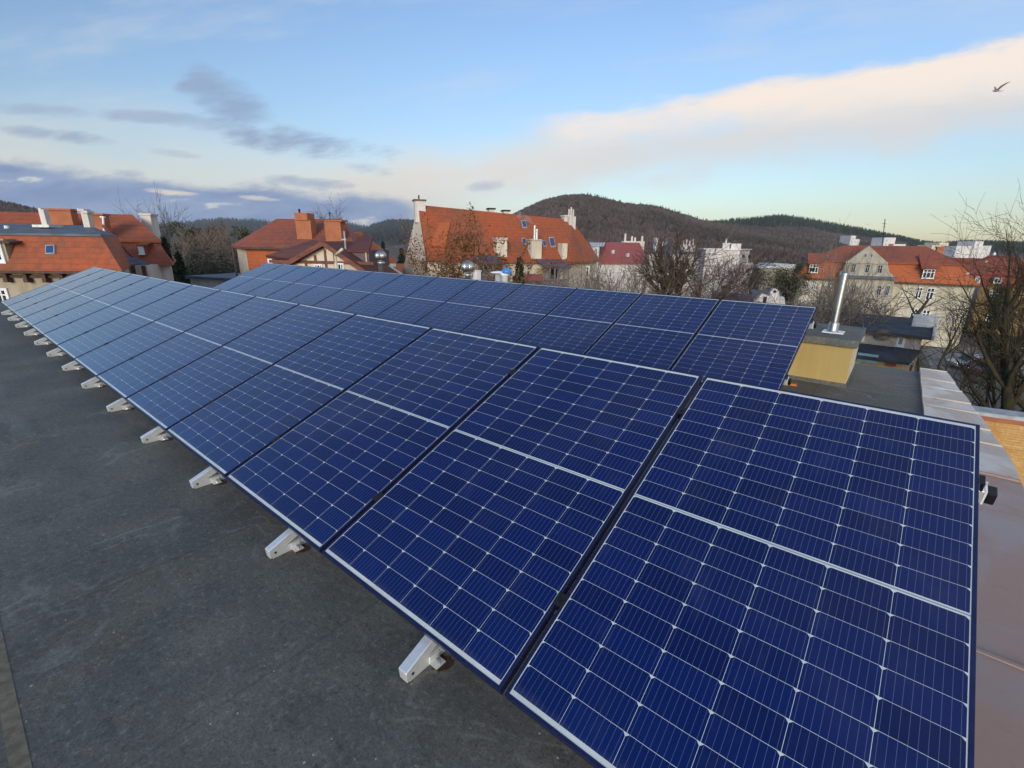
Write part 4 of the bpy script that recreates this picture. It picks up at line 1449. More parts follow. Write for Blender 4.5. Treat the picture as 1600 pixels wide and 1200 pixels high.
# lean-to in front
ya = -2.0
za, zf = J.on(1385, 541, .0).z, J.on(1385, 562, -2.6).z
xa, xb_ = J.on(1325, 550, -1.5).x, J.on(1440, 556, -1.5).x
J.part(MB().slab([(xa, -2.7, zf), (xb_ - .6, -2.7, zf), (xb_, .05, za), (xa, .05, za)], .18), 'lean_to_roof', 'dark_roof')
J.part(MB().box(xa + .3, xb_ - .9, -2.2, .05, 0, zf - .2), 'lean_to_wall', 'wall_yellow')
J.pbox(1339, 1372, 553, 567, -2.45, .15, 'turquoise_panel', 'turquoise_sheet')
J.pbox(1385, 1400, 568, 572, -2.42, .15, 'red_sign_board', 'red_paint')
J.part(MB().tube((J.on(1425, 570, -2.6).x, -2.5, zf - .15), (J.on(1425, 570, -2.6).x, -2.5, 0), .07), 'downpipe', 'timber_brown')

# --- yellow brick yard wall at the right, pale street beyond
K = Bld('yellow_brick_wall', 'mottled yellow brick wall with a grey capped top edge beside the coping', 'wall', (1490, 15.0), (1640, 14.0))
zt_ = K.on(1560, 652).z
K.part(MB().box(-2, 12, 0, .5, 0, zt_), 'brickwork', 'yellow_brick')
K.part(MB().box(-2.1, 12.1, -.10, .62, zt_ + .001, zt_ + .12), 'cap', 'grey_paint')
K.part(MB().box(-2.05, 12.05, -.06, -.001, zt_ - .16, zt_ - .002), 'red_course', 'brick_orange')
s0, s1, s2, s3 = G(1455, 575, GZ + .01), G(1640, 600, GZ + .01), G(1660, 540, GZ + .01), G(1440, 545, GZ + .01)
tag(MB().poly([(p.x, p.y, GZ + .006) for p in (s0, s1, s2, s3)]).build('street', 'street_paving'), kind='structure')

# --- white wall and yard left of the hipped house
Q = Bld('grey_garage', 'low pale grey garage wall under the bare trees, between the two left houses', 'garage', (294, 48), (350, 46))
zt_ = Q.on(320, 436).z
Q.part(MB().box(0, Q.L, 0, 5, 0, zt_), 'wall', 'wall_white')
Q.part(MB().box(-.2, Q.L + 2.2, -.3, 5.2, zt_ + .002, zt_ + .25), 'roof', 'slate')

# --- distant apartment blocks
for lab, x0, x1, yt, ybm, d, mat, steps in (
        ('small pale apartment block among dark trees on the ridge, leftmost of the far blocks', 1319, 1336, 368, 381, 430, 'block_white', ((0, .45, 0), (.45, 1, -3))),
        ('white stepped apartment block beyond the tenement gable', 1355, 1409, 371, 386, 400, 'block_white', ((0, .3, -7), (.3, .62, 0), (.62, 1, -5))),
        ('little cream apartment block just left of the orange tenement chimney', 1447, 1483, 380, 397, 380, 'block_cream', ((0, .3, -1.5), (.3, .7, .5), (.7, 1, -2))),
        ('large white apartment tower at the right end of the ridge', 1489, 1539, 379, 405, 360, 'block_white', ((0, .45, -2.5), (.45, .72, 1), (.72, 1, -2)))):
    b = Bld('apartment_block', lab, 'apartment block', (x0, d), (x1, d), 'distant apartment blocks')
    z = b.on((x0 + x1) / 2, yt).z
    m = MB()
    first = None
    for t0, t1, dz in steps:
        xs, xe = b.L * t0, b.L * t1 - .01
        yy = 2 if dz < -2 else 0
        m.box(xs, xe, yy, 14, 0, z + dz)
        for k in range(max(1, int((xe - xs) / 7))):
            for fl_ in range(2):
                p_ = (xs + 1.6 + k * 6.5, yy, z + dz - 3.0 - fl_ * 2.9)
                if first is None:
                    first = b.part(MB().box(0, 1.1, -.1, -.002, 0, 1.0), 'window', 'grey_paint')
                    o = first
                else:
                    o = first.copy()
                    COL.objects.link(o)
                o.location = p_
    b.part(m, 'wall', mat)
# ------------------------------------------------------------------ trees
def bare_tree(seed, height, spread, trunk_r, split=.28, kids=(9, 6, 5, 4), droop=0.0, up=.35, stems=1, lean=0.0, twig=.012, levels=4, clear=.22, taper=.72, limb=(.45, .65)):
    """branch skeleton grown level by level; returns two lists of tapered pieces: (trunk and limbs, twigs)"""
    rg = random.Random(seed)
    limbs, twigs = [], []

    def grow(p, d, length, r, lev):
        n = 7 if lev == 0 else 5 if lev == 1 else 4 if lev == 2 else 3
        step = length / n
        pts = [(p.copy(), r)]
        for i in range(n):
            d = (d + Vector((rg.gauss(0, 1), rg.gauss(0, 1), rg.gauss(0, .6))) * (.07 + .055 * lev) + Vector((0, 0, (up if lev < 3 else up * .5) * .14 - droop * .12 * lev))).normalized()
            q = p + d * step
            r2 = max(twig * .5, r * (1 - (i + 1) / n * (taper if lev == 0 else .85)))
            (limbs if lev < 2 else twigs).append((p.copy(), q.copy(), pts[-1][1], r2, lev))
            p = q
            pts.append((p.copy(), r2))
        if lev + 1 >= levels:
            return
        m = kids[lev]
        for k in range(m):
            t = (clear if lev == 0 else .15) + (1 - (clear if lev == 0 else .15)) * (k + rg.random()) / m
            i = min(n - 1, int(t * n))
            a, b = pts[i], pts[i + 1]
            f = t * n - i
            q = a[0].lerp(b[0], f)
            rr = a[1] * (1 - f) + b[1] * f
            ax = (b[0] - a[0]).normalized()
            side = ax.cross(Vector((rg.gauss(0, 1), rg.gauss(0, 1), rg.gauss(0, 1)))).normalized()
            ang = rg.uniform(.55, 1.05) * spread
            dd = (ax * math.cos(ang) + side * math.sin(ang)).normalized()
            ln = length * rg.uniform(.42, .68) * (1.15 - .55 * t if lev == 0 else 1.0)
            grow(q, dd, ln, max(twig, rr * rg.uniform(*(limb if lev == 0 else (.45, .65)))), lev + 1)
    for k in range(stems):
        a = rg.uniform(0, 6.28)
        off = Vector((math.cos(a), math.sin(a), 0)) * (0 if stems == 1 else rg.uniform(.1, .8))
        tilt = lean if stems == 1 else rg.uniform(.05, .35)
        d = Vector((math.cos(a) * tilt, math.sin(a) * tilt, 1)).normalized()
        grow(off, d, height * (1 if stems == 1 else rg.uniform(.65, 1)), trunk_r, 0)
    return limbs, twigs


def tube_mesh(pieces, sides, name, mat, parent):
    vs, fs = [], []
    for a, b, r0, r1, lev in pieces:
        d = (b - a).normalized()
        u = Vector((0, 0, 1)) if abs(d.z) < .9 else Vector((1, 0, 0))
        x = d.cross(u).normalized()
        y = d.cross(x)
        i = len(vs)
        for p, r in ((a, r0), (b, r1)):
            for k in range(sides):
                t = 2 * math.pi * k / sides
                vs.append(tuple(p + x * (r * math.cos(t)) + y * (r * math.sin(t))))
        for k in range(sides):
            fs.append((i + k, i + (k + 1) % sides, i + sides + (k + 1) % sides, i + sides + k))
    mb = MB()
    mb.v, mb.f = vs, fs
    return mb.build(name, mat, parent, smooth=True, fix=False)


def leaf_mesh(pts, size, seed, name, mat, parent):
    rg = random.Random(seed)
    vs, fs = [], []
    for p in pts:
        a = Vector((rg.gauss(0, 1), rg.gauss(0, 1), rg.gauss(0, .7))).normalized()
        b = a.cross(Vector((rg.gauss(0, 1), rg.gauss(0, 1), rg.gauss(0, 1)))).normalized()
        s = size * rg.uniform(.6, 1.4)
        i = len(vs)
        vs += [tuple(p - a * s), tuple(p + b * s * .45), tuple(p + a * s), tuple(p - b * s * .45)]
        fs.append((i, i + 1, i + 2, i + 3))
    mb = MB()
    mb.v, mb.f = vs, fs
    return mb.build(name, mat, parent, fix=False)


PROTO = {}


def proto_tree(kind, bark, twig_mat, leaves=None, name='bare_tree', **kw):
    r = empty(name, (0, 0, -500))
    limbs, twigs = bare_tree(**kw)
    tube_mesh(limbs, 6, 'trunk', bark, r)
    tube_mesh(twigs, 3, 'twigs', twig_mat, r)
    if leaves:
        mat, cnt, size, jit = leaves
        rg = random.Random(kw['seed'] + 77)
        pts = []
        src = [t for t in twigs if t[4] >= 2]
        for _ in range(cnt):
            t = rg.choice(src)
            pts.append(t[0].lerp(t[1], rg.random()) + Vector((rg.gauss(0, jit), rg.gauss(0, jit), rg.gauss(0, jit))))
        leaf_mesh(pts, size, kw['seed'], 'leaves', mat, r)
    r['h'] = float(np.percentile([t[1].z for t in limbs + twigs], 94))
    PROTO[kind] = [r, 0]
    return r


def conifer(kind, seed, h, rad, mat, n=2600, name='conifer_tree'):
    r = empty(name, (0, 0, -500))
    rg = random.Random(seed)
    MB().tube((0, 0, 0), (0, 0, h * .97), .018 * h, .01, 8).build('trunk', 'bark_dark', r)
    pts = []
    for _ in range(n):
        t = rg.random() ** .8
        z = h * (.08 + .92 * (1 - t))
        lay = .62 + .38 * abs(math.sin(z * 3.1 + rg.random() * .6))
        rr = rad * t * lay * math.sqrt(rg.uniform(.12, 1))
        a = rg.uniform(0, 6.28)
        rr *= .8 + .3 * math.sin(a * 3 + z)
        pts.append(Vector((rr * math.cos(a), rr * math.sin(a), z - rr * .18)))
    leaf_mesh(pts, .030 * h, seed, 'crown', mat, r)
    r['h'] = h
    PROTO[kind] = [r, 0]
    return r


def bushy(kind, seed, h, rad, mat, n=2600, name='evergreen_tree'):
    """broad evergreen: several leaf clouds on a branching trunk"""
    r = empty(name, (0, 0, -500))
    rg = random.Random(seed)
    limbs, twigs = bare_tree(seed=seed, height=h * .85, spread=.9, trunk_r=.02 * h, kids=(7, 4, 3), levels=3, twig=.02)
    tube_mesh(limbs + twigs, 5, 'trunk', 'bark_dark', r)
    cl = [(Vector((rg.gauss(0, rad * .42), rg.gauss(0, rad * .42), h * rg.uniform(.30, .92))), rad * rg.uniform(.22, .45)) for _ in range(16)]
    pts = []
    for _ in range(n):
        c, q = rg.choice(cl)
        d = Vector((rg.gauss(0, 1), rg.gauss(0, 1), rg.gauss(0, .8))).normalized() * q * rg.uniform(.5, 1.05)
        pts.append(c + d)
    leaf_mesh(pts, .028 * h, seed, 'crown', mat, r)
    r['h'] = h
    PROTO[kind] = [r, 0]
    return r


proto_tree('spread', 'bark_dark', 'bark_dark', seed=4, height=12, spread=1.0, trunk_r=.34, kids=(10, 7, 6, 5), up=.5, twig=.022)
proto_tree('oak', 'bark_brown', 'bark_brown', seed=11, height=10, spread=1.1, trunk_r=.40, kids=(9, 7, 6, 5), up=.35, twig=.020, clear=.3)
proto_tree('pollard', 'bark_dark', 'bark_brown', seed=14, height=10, spread=.75, trunk_r=.50, kids=(8, 9, 7, 5), up=.9, twig=.026, clear=.60, taper=.45, limb=(.55, .75))
proto_tree('wood', 'bark_brown', 'twig_pale', seed=23, height=9, spread=.8, trunk_r=.22, kids=(14, 9, 8), up=.7, twig=.05, levels=4 - 1, clear=.12)
proto_tree('bushy_bare', 'bark_brown', 'twig_purple', seed=21, height=9, spread=.9, trunk_r=.22, kids=(14, 9, 7, 4), up=.6, twig=.018, clear=.12)
proto_tree('upright', 'bark_grey', 'twig_pale', name='bare_shrub', seed=31, height=7, spread=.55, trunk_r=.07, kids=(6, 5, 4), up=1.0, stems=6, twig=.018, levels=4 - 1, clear=.15)
proto_tree('thicket', 'bark_grey', 'twig_pale', name='bare_shrub', seed=37, height=6, spread=.9, trunk_r=.06, kids=(8, 6, 5), up=.3, droop=.35, stems=7, twig=.017, levels=3, clear=.15)
proto_tree('birch', 'bark_birch', 'bark_grey', name='birch_tree', seed=43, height=14, spread=.6, trunk_r=.17, kids=(16, 6, 5), up=.8, droop=.25, twig=.02, levels=4 - 1, clear=.3)
proto_tree('arching', 'bark_dark', 'bark_dark', name='weeping_tree', seed=52, height=6.5, spread=1.15, trunk_r=.26, kids=(6, 9, 7), up=.3, droop=.9, twig=.015, levels=4 - 1, clear=.45, lean=.25)
proto_tree('rusty', 'bark_dark', 'bark_brown', leaves=('leaf_rust', 9000, .075, .22), name='brown_leaved_tree', seed=61, height=9, spread=.9, trunk_r=.2, kids=(13, 7, 5), up=.5, twig=.018, levels=4 - 1, clear=.1)
proto_tree('vine', 'bark_dark', 'bark_brown', leaves=('leaf_rust', 4200, .075, .12), name='vine_tree', seed=68, height=8.5, spread=1.1, trunk_r=.16, kids=(7, 7, 6), up=.2, droop=.8, twig=.02, levels=4 - 1, clear=.4, lean=.3)
proto_tree('ivy', 'bark_dark', 'bark_brown', leaves=('needles_olive', 7000, .09, .30), name='ivy_clad_tree', seed=75, height=9, spread=.8, trunk_r=.22, kids=(12, 7, 5), up=.5, twig=.018, levels=4 - 1, clear=.08)
proto_tree('big', 'bark_dark', 'bark_dark', name='bare_tree', seed=88, height=14, spread=.95, trunk_r=.66, kids=(16, 9, 8, 5), up=.5, twig=.016, clear=.16)
conifer('pine', 91, 10, 2.6, 'needles_dark')
conifer('larch', 93, 11, 2.3, 'needles_olive', 1800, 'olive_conifer')
bushy('evergreen', 95, 10, 4.2, 'needles_olive')
bushy('hedge', 97, 6, 4.5, 'hedge_green', 3200, 'evergreen_hedge')


def plant(kind, px, py_top, d, label, cat='tree', group=None, rz=None, wide=1.0, zb=GZ, at=None):
    """stand a tree on the ground so that its top reaches the given height in the photo"""
    r, used = PROTO[kind]
    PROTO[kind][1] += 1
    o = r if not used else copy_tree(r)
    top = V(px, py_top, d)
    h = top.z - zb
    s = h / r['h']
    o.location = (top.x, top.y, zb)
    o.scale = (s * wide, s * wide, s)
    o.rotation_euler = (0, 0, rz if rz is not None else used * 2.1)
    if at:
        b = V(at[0], at[1], d)
        o.location = (b.x, b.y, zb)
        v = top - Vector((b.x, b.y, zb))
        o.rotation_mode = 'QUATERNION'
        o.rotation_quaternion = Vector((0, 0, 1)).rotation_difference(v.normalized()) @ Matrix.Rotation(rz or 0, 3, 'Z').to_quaternion()
    tag(o, label, cat, group)
    return o


rt = random.Random(8)
# between the two left houses
plant('bushy_bare', 254, 332, 46, 'tall reddish bare tree right behind the white chimney of the left houses', rz=.4, wide=.5)
plant('larch', 256, 372, 40, 'dark olive conifer against the white wall of the left house', wide=.75)
plant('pine', 277, 395, 52, 'dark green conifer at the foot of the tall bare tree', wide=1.2)
plant('birch', 275, 362, 55, 'thin pale birch between the conifer and the brown wood', wide=.8)
for px, pt, d, k, lab in ((298, 364, 80, 'wood', 'brown bare tree left in the small wood between the two left houses'),
                          (322, 360, 88, 'wood', 'brown bare tree in the middle of the small wood between the two left houses'),
                          (343, 366, 76, 'wood', 'brown bare tree right in the small wood between the two left houses'),
                          (360, 370, 84, 'wood', 'brown bare tree next to the cream side wall of the hipped house'),
                          (332, 392, 58, 'spread', 'bare tree with forked trunk standing by the pale garage wall'),
                          (289, 364, 96, 'wood', 'pale brown bare tree behind the thin birch'),
                          (312, 388, 64, 'oak', 'low bare tree above the dark green hedge by the garage')):
    plant(k, px, pt, d, lab, group='bare trees between the two left houses', wide=1.25)
for px, pt, d, lab in ((299, 352, 130, 'dark olive evergreen crown on the skyline, left of the orange bush'), (318, 357, 135, 'yellowish evergreen crown on the skyline beside the orange bush'), (371, 357, 130, 'dark evergreen crown on the skyline by the hipped roof')):
    plant('evergreen', px, pt, d, lab, group='evergreens behind the small wood')
plant('rusty', 348, 357, 120, 'orange brown leaved tree among the evergreens on the skyline')
for px, pt, d, lab in ((290, 412, 66, 'dark green hedge clump nearest the left house'), (315, 414, 62, 'dark green hedge clump in the middle above the garage'), (343, 410, 66, 'dark green hedge clump right beside the hipped house')):
    plant('hedge', px, pt, d, lab, 'hedge', 'hedge behind the garage', wide=1.2)
plant('spread', 510, 331, 70, 'bare treetop showing over the ridge between the two orange chimneys', wide=.7)
plant('pine', 598, 378, 95, 'dark conifer behind the orange wing roof', wide=1.1)
plant('pine', 627, 389, 85, 'dark conifer just left of the cream gable', wide=1.3)
# in front of the steep roofed house
plant('rusty', 724, 374, 31, 'dense brown leaved tree in front of the steep orange roof', wide=0.78, rz=1.0)
plant('vine', 757, 376, 29, 'arching vine clad tree with hanging brown leaves before the steep roof', wide=0.8, rz=.2)
plant('vine', 660, 418, 33, 'leaning vine with hanging brown leaves against the cream gable', wide=0.3, rz=2.6)
plant('rusty', 694, 428, 32, 'lower brown leaved tree between the gable and the dense brown tree', wide=0.7, rz=2.0)
plant('pine', 812, 404, 32, 'small green conifer in front of the cream wall of the steep roofed house', wide=.8)
plant('thicket', 838, 428, 34, 'bare shrub against the cream wall left of the grey veranda', 'shrub', wide=0.8)
for px, pt, d, k, lab in ((905, 430, 36, 'upright', 'bare upright shrub below the narrow window at the end of the steep roofed house'),
                          (935, 424, 40, 'upright', 'bare upright shrub where the steep roofed house meets the red roofed house'),
                          (962, 418, 38, 'upright', 'bare upright shrub before the red roofed house, left of the thick trunk'),
                          (985, 414, 41, 'upright', 'tall bare upright shrub before the red roofed house, next to the thick trunk'),
                          (1010, 420, 39, 'thicket', 'tangled bare shrub just left of the thick trunk')):
    plant(k, px, pt, d, lab, 'shrub', 'bare shrubs behind the back row of panels', wide=1.05)
plant('pollard', 1044, 374, 40, 'big bare tree with thick forked trunk between the red roof and the white house', wide=1.15, rz=2.2)
plant('pollard', 1072, 392, 43, 'second bare tree, slimmer, right of the thick forked trunk', wide=.75, rz=.4)
plant('bushy_bare', 1094, 394, 41, 'dense purple brown bare tree in front of the white house', wide=1.4)
plant('bushy_bare', 1120, 418, 43, 'lower purple brown bare tree reaching over the blank white wall', wide=1.1)
plant('ivy', 1194, 424, 58, 'ivy green tree at the left below the pale flat roofed building', wide=1.2)
plant('ivy', 1216, 420, 56, 'ivy green tree in the middle below the pale flat roofed building', wide=1.2)
plant('ivy', 1234, 428, 54, 'ivy green tree right beside the left end of the tenement', wide=1.0)
plant('bushy_bare', 1240, 432, 57, 'bare brown tree at the left corner of the tenement', wide=.9)
# in front of the tenement
plant('birch', 1299, 376, 48, 'tall thin pale birch before the left part of the tenement', wide=.9)
plant('birch', 1318, 396, 50, 'shorter pale birch left of the steel flue', wide=.9, rz=3.0)
for px, pt, d, k, lab in ((1270, 478, 38, 'thicket', 'bare shrub behind the right end of the back row'),
                          (1292, 460, 40, 'thicket', 'bare shrub left of the steel flue'),
                          (1325, 432, 44, 'upright', 'tall bare shrub just right of the steel flue'),
                          (1340, 424, 45, 'upright', 'tall pale bare shrub before the grey central gable'),
                          (1352, 454, 43, 'thicket', 'tangled bare shrub at the foot of the grey central gable'),
                          (1335, 472, 39, 'thicket', 'low tangled shrub over the roof of the yard building'),
                          (1312, 478, 38, 'thicket', 'low tangled shrub at the left end of the yard building')):
    plant(k, px, pt, d, lab, 'shrub', 'bare shrubs in front of the tenement', wide=1.0)
plant('arching', 1392, 440, 46, 'dark tree with weeping boughs before the tenement wall', wide=1.3, rz=.6)
plant('spread', 1500, 460, 44, 'bare tree spreading over the right end of the tenement wall', wide=0.8, rz=1.0)
plant('big', 1600, 346, 23, 'large bare tree with a thick dark trunk at the right edge', wide=0.72, rz=.5, at=(1562, 770))
plant('big', 1640, 372, 25, 'second large bare tree beside it, trunk leaning out of the picture', wide=0.7, rz=3.6, at=(1598, 740))
plant('bushy_bare', 1527, 520, 36, 'low brown bare tree above the parked cars', wide=1.0)
plant('ivy', 1570, 448, 29, 'dark ivy clad tree just left of the thick trunk', wide=0.6, at=(1548, 690))
plant('arching', 1468, 520, 36, 'bare tree with weeping twigs beside the yard building', wide=1.1, rz=2.2)
for k, (r, used) in list(PROTO.items()):
    if not used:
        for ch in [x for x in COL.objects if x.parent == r]:
            bpy.data.objects.remove(ch)
        bpy.data.objects.remove(r)
    elif 'h' in r:
        pass
for o in COL.objects:
    if 'h' in o:
        del o['h']


# ------------------------------------------------------------------ hills and their woods
def hill(name, crest, d_crest, d_foot, d_back, tree_h, forests, foot_z=GZ, seed=0):
    """ridge whose skyline (with trees) runs through the crest points of the photo"""
    rg = np.random.default_rng(seed)
    cx = np.array([gno(x, y)[0] for x, y in crest])
    cz = np.array([gno(x, y)[1] for x, y in crest])
    o = np.argsort(cx)
    cx, cz = cx[o], cz[o]
    nx, ny = 120, 26
    gx = np.linspace(cx[0], cx[-1], nx)
    zc = np.interp(gx, cx, cz) * d_crest + CAM.z - tree_h * .8

    def height(g, t):
        """t 0 foot .. 1 crest .. 1.3 back"""
        zt = np.interp(g, gx, zc)
        s = np.clip(t, 0, 1)
        f = s * s * (3 - 2 * s) * .55 + s * .45
        back = np.clip(1 - (np.clip(t, 1, 2) - 1) * 1.5, 0, 1)
        wob = (np.sin(g * 23 + t * 5 + seed) + np.sin(g * 9 - t * 9)) * .03 * (zt - foot_z) * np.sin(np.pi * np.clip(t, 0, 1))
        return foot_z - 1 + (zt - foot_z + 1) * f * back + wob

    def dist(t):
        return d_foot + (d_crest - d_foot) * t if np.ndim(t) == 0 else d_foot + (d_crest - d_foot) * t

    def world(g, t):
        d = dist(t)
        return np.stack([CAM.x + d * (HEAD.x + g * HR.x), CAM.y + d * (HEAD.y + g * HR.y), height(g, t)], -1)
    tt = np.linspace(0, 1.0 + (d_back - d_crest) / (d_crest - d_foot), ny)
    GG, TT = np.meshgrid(gx, tt)
    P = world(GG.ravel(), TT.ravel())
    mb = MB()
    mb.v = [tuple(p) for p in P]
    mb.f = [(j * nx + i, j * nx + i + 1, (j + 1) * nx + i + 1, (j + 1) * nx + i) for j in range(ny - 1) for i in range(nx - 1)]
    tag(mb.build(name, 'hill_soil', smooth=True, fix=False), kind='structure')
    for fname, mat, kind, n, g0, g1, t0, t1, hh in forests:
        ga, gb_ = gno(g0, 370)[0], gno(g1, 370)[0]
        g = rg.uniform(ga, gb_, n)
        t = t0 + (t1 - t0) * rg.random(n) ** .8
        b = world(g, t)
        h = hh * rg.uniform(.65, 1.1, n)
        m = 18 if kind == 'bare' else 15
        Hh = h[:, None]
        a = rg.uniform(0, 6.283, (n, m))
        ca, sa = np.cos(a), np.sin(a)
        px_, py_, pz_ = b[:, 0:1], b[:, 1:2], b[:, 2:3]
        if kind == 'bare':
            q = np.sqrt(rg.random((n, m)))
            q[:, 0] = 0
            rr = q * Hh * .36
            z0 = rg.uniform(.25, .55, (n, m)) * Hh
            z0[:, 0] = 0
            z1 = Hh * (1 - q ** 2 * .45) * rg.uniform(.85, 1.0, (n, m))
            w = Hh * rg.uniform(.016, .05, (n, m))
            x0, y0 = px_ + ca * rr * .35, py_ + sa * rr * .35
            x1, y1 = px_ + ca * rr, py_ + sa * rr
            t = rg.uniform(0, 6.283, (n, m))
            wx, wy = np.cos(t) * w, np.sin(t) * w
            zm = z0 * .35 + z1 * .65
            quad = np.stack([np.stack([x0, y0, pz_ + z0], -1), np.stack([x1 + wx * 1.6, y1 + wy * 1.6, pz_ + zm], -1),
                             np.stack([x1 + wx * .2, y1 + wy * .2, pz_ + z1], -1), np.stack([x1 - wx * 1.6, y1 - wy * 1.6, pz_ + zm], -1)], 2)
        else:
            q = (np.arange(m)[None] + rg.random((n, m))) / m
            zz = Hh * (.2 + .8 * q)
            rad = Hh * .24 * (1 - q) ** .7 * rg.uniform(.6, 1.25, (n, m)) + .2
            x0, y0 = px_ + 0 * rad, py_ + 0 * rad
            quad = np.stack([np.stack([x0 - ca * rad, y0 - sa * rad, pz_ + zz - rad * .5], -1), np.stack([x0 + sa * rad * .3, y0 - ca * rad * .3, pz_ + zz - rad * .1], -1),
                             np.stack([x0 + ca * rad, y0 + sa * rad, pz_ + zz - rad * .35], -1), np.stack([x0 + sa * rad * .2, y0 - ca * rad * .2, pz_ + zz + Hh * .09], -1)], 2)
        nq = n * m
        me = bpy.data.meshes.new('far_woods')
        me.vertices.add(nq * 4)
        me.vertices.foreach_set('co', quad.reshape(-1).astype(np.float32))
        me.loops.add(nq * 4)
        me.loops.foreach_set('vertex_index', np.arange(nq * 4, dtype=np.int32))
        me.polygons.add(nq)
        me.polygons.foreach_set('loop_start', np.arange(nq, dtype=np.int32) * 4)
        me.update(calc_edges=True)
        me.materials.append(MATS[mat])
        o_ = bpy.data.objects.new('far_woods', me)
        COL.objects.link(o_)
        tag(o_, fname, 'woods', kind='stuff')


hill('hills', [(560, 390), (640, 372), (745, 352), (790, 342), (818, 327), (850, 313), (880, 306), (915, 304), (945, 311), (985, 319), (1020, 322), (1060, 334), (1095, 345), (1130, 350), (1200, 356), (1300, 372), (1420, 400), (1500, 420)],
     620, 190, 800, 7.5,
     [('bare brown wood covering the round hill behind the steep roofed house', 'forest_brown', 'bare', 15000, 640, 1330, .02, 1.06, 8),
      ('dark pines scattered along the crest of the round hill', 'forest_pine', 'pine', 170, 900, 1120, .80, 1.03, 9)], seed=2)
hill('hills', [(950, 400), (1080, 352), (1120, 347), (1170, 343), (1220, 338), (1262, 343), (1310, 352), (1360, 362), (1400, 370), (1440, 379), (1470, 382), (1505, 378), (1540, 379), (1600, 381), (1760, 386), (1900, 380)],
     900, 420, 1200, 13,
     [('brown bare wood on the long ridge at the right', 'forest_brown', 'bare', 9000, 1080, 1420, .05, .80, 10),
      ('dark green pine wood along the top of the long ridge at the right', 'forest_pine', 'pine', 7000, 1100, 1800, .55, 1.08, 14)], seed=5)
hill('hills', [(-260, 320), (-60, 312), (0, 314), (30, 321), (70, 329), (110, 335), (150, 340), (220, 350), (300, 375)],
     420, 200, 560, 9,
     [('brown bare wood on the hillside at the far left', 'forest_brown', 'bare', 3500, -200, 230, .15, 1.05, 9)], seed=8)
hill('hills', [(120, 372), (200, 356), (270, 350), (320, 345), (345, 343), (400, 345), (440, 349), (500, 351), (545, 351), (570, 355), (600, 358), (680, 372)],
     1900, 900, 2400, 20,
     [('far dark wooded ridge between the left houses', 'forest_far', 'pine', 3200, 200, 640, .1, 1.05, 24)], seed=11)
hill('hills', [(480, 400), (560, 364), (585, 352), (605, 346), (630, 345), (660, 347), (720, 362), (780, 390)],
     1500, 700, 1900, 18,
     [('far dark wooded hill just left of the cream gable', 'forest_far', 'bare', 1800, 500, 700, .1, 1.05, 22)], seed=14)


# ------------------------------------------------------------------ cars under the trees
def make_car(loc, rz, paint, label):
    r = empty('parked_car', loc, rz)
    tag(r, label, 'car', 'parked cars under the right hand trees')
    L, W = 4.2, 1.7
    prof = [(0, .35), (0, .72), (.9, .88), (1.5, 1.38), (3.0, 1.42), (3.9, .95), (4.2, .90), (4.2, .35)]
    b = MB().extrude([Vector((x, 0, z)) for x, z in prof], (0, W, 0)).build('body', paint, r)
    bevel(b, .08, 3)
    g = MB()
    for y in (-.006, W + .001):
        g.extrude([Vector((1.15, y, .92)), Vector((1.6, y, 1.31)), Vector((2.95, y, 1.34)), Vector((3.55, y, .98))], (0, .005, 0))
    g.solid([(.93, .15, .93), (.93, W - .15, .93), (1.46, W - .25, 1.36), (1.46, .25, 1.36)], [(0, 1, 2, 3)])
    g.v[-4:] = [(x - .02, y, z + .02) for x, y, z in g.v[-4:]]
    g.build('windows', 'window_glass', r)
    for x in (.8, 3.35):
        for y in (-.03, W - .17):
            w = MB().tube((x, y, .32), (x, y + .2, .32), .32, n=16).build('wheel', 'black_plastic', r)
            MB().tube((x, y - .004 if y < .5 else y + .2005, .32), (x, y - .0005 if y < .5 else y + .204, .32), .19, n=12).build('rim', 'zinc', w)
    for y in (.22, W - .45):
        MB().box(-.012, .03, y, y + .24, .62, .72).build('headlight', 'white_metal', r)
    return r


m, b = material('car_silver')
b.inputs['Base Color'].default_value = (.42, .46, .52, 1)
b.inputs['Metallic'].default_value = .5
put(b.inputs['Roughness'], ss(noise(coords(), 3, 3), .3, .7, .22, .35))
m, b = material('car_dark')
b.inputs['Base Color'].default_value = (.05, .06, .10, 1)
b.inputs['Metallic'].default_value = .4
put(b.inputs['Roughness'], ss(noise(coords(), 3, 3), .3, .7, .22, .35))
p = G(1492, 578, GZ)
make_car((p.x, p.y, GZ + .012), .5, 'car_silver', 'silver car parked under the bare trees, right of the yard building')
p = G(1537, 592, GZ)
make_car((p.x, p.y, GZ + .012), .9, 'car_dark', 'dark blue car parked nearer the thick trunk, half hidden by twigs')


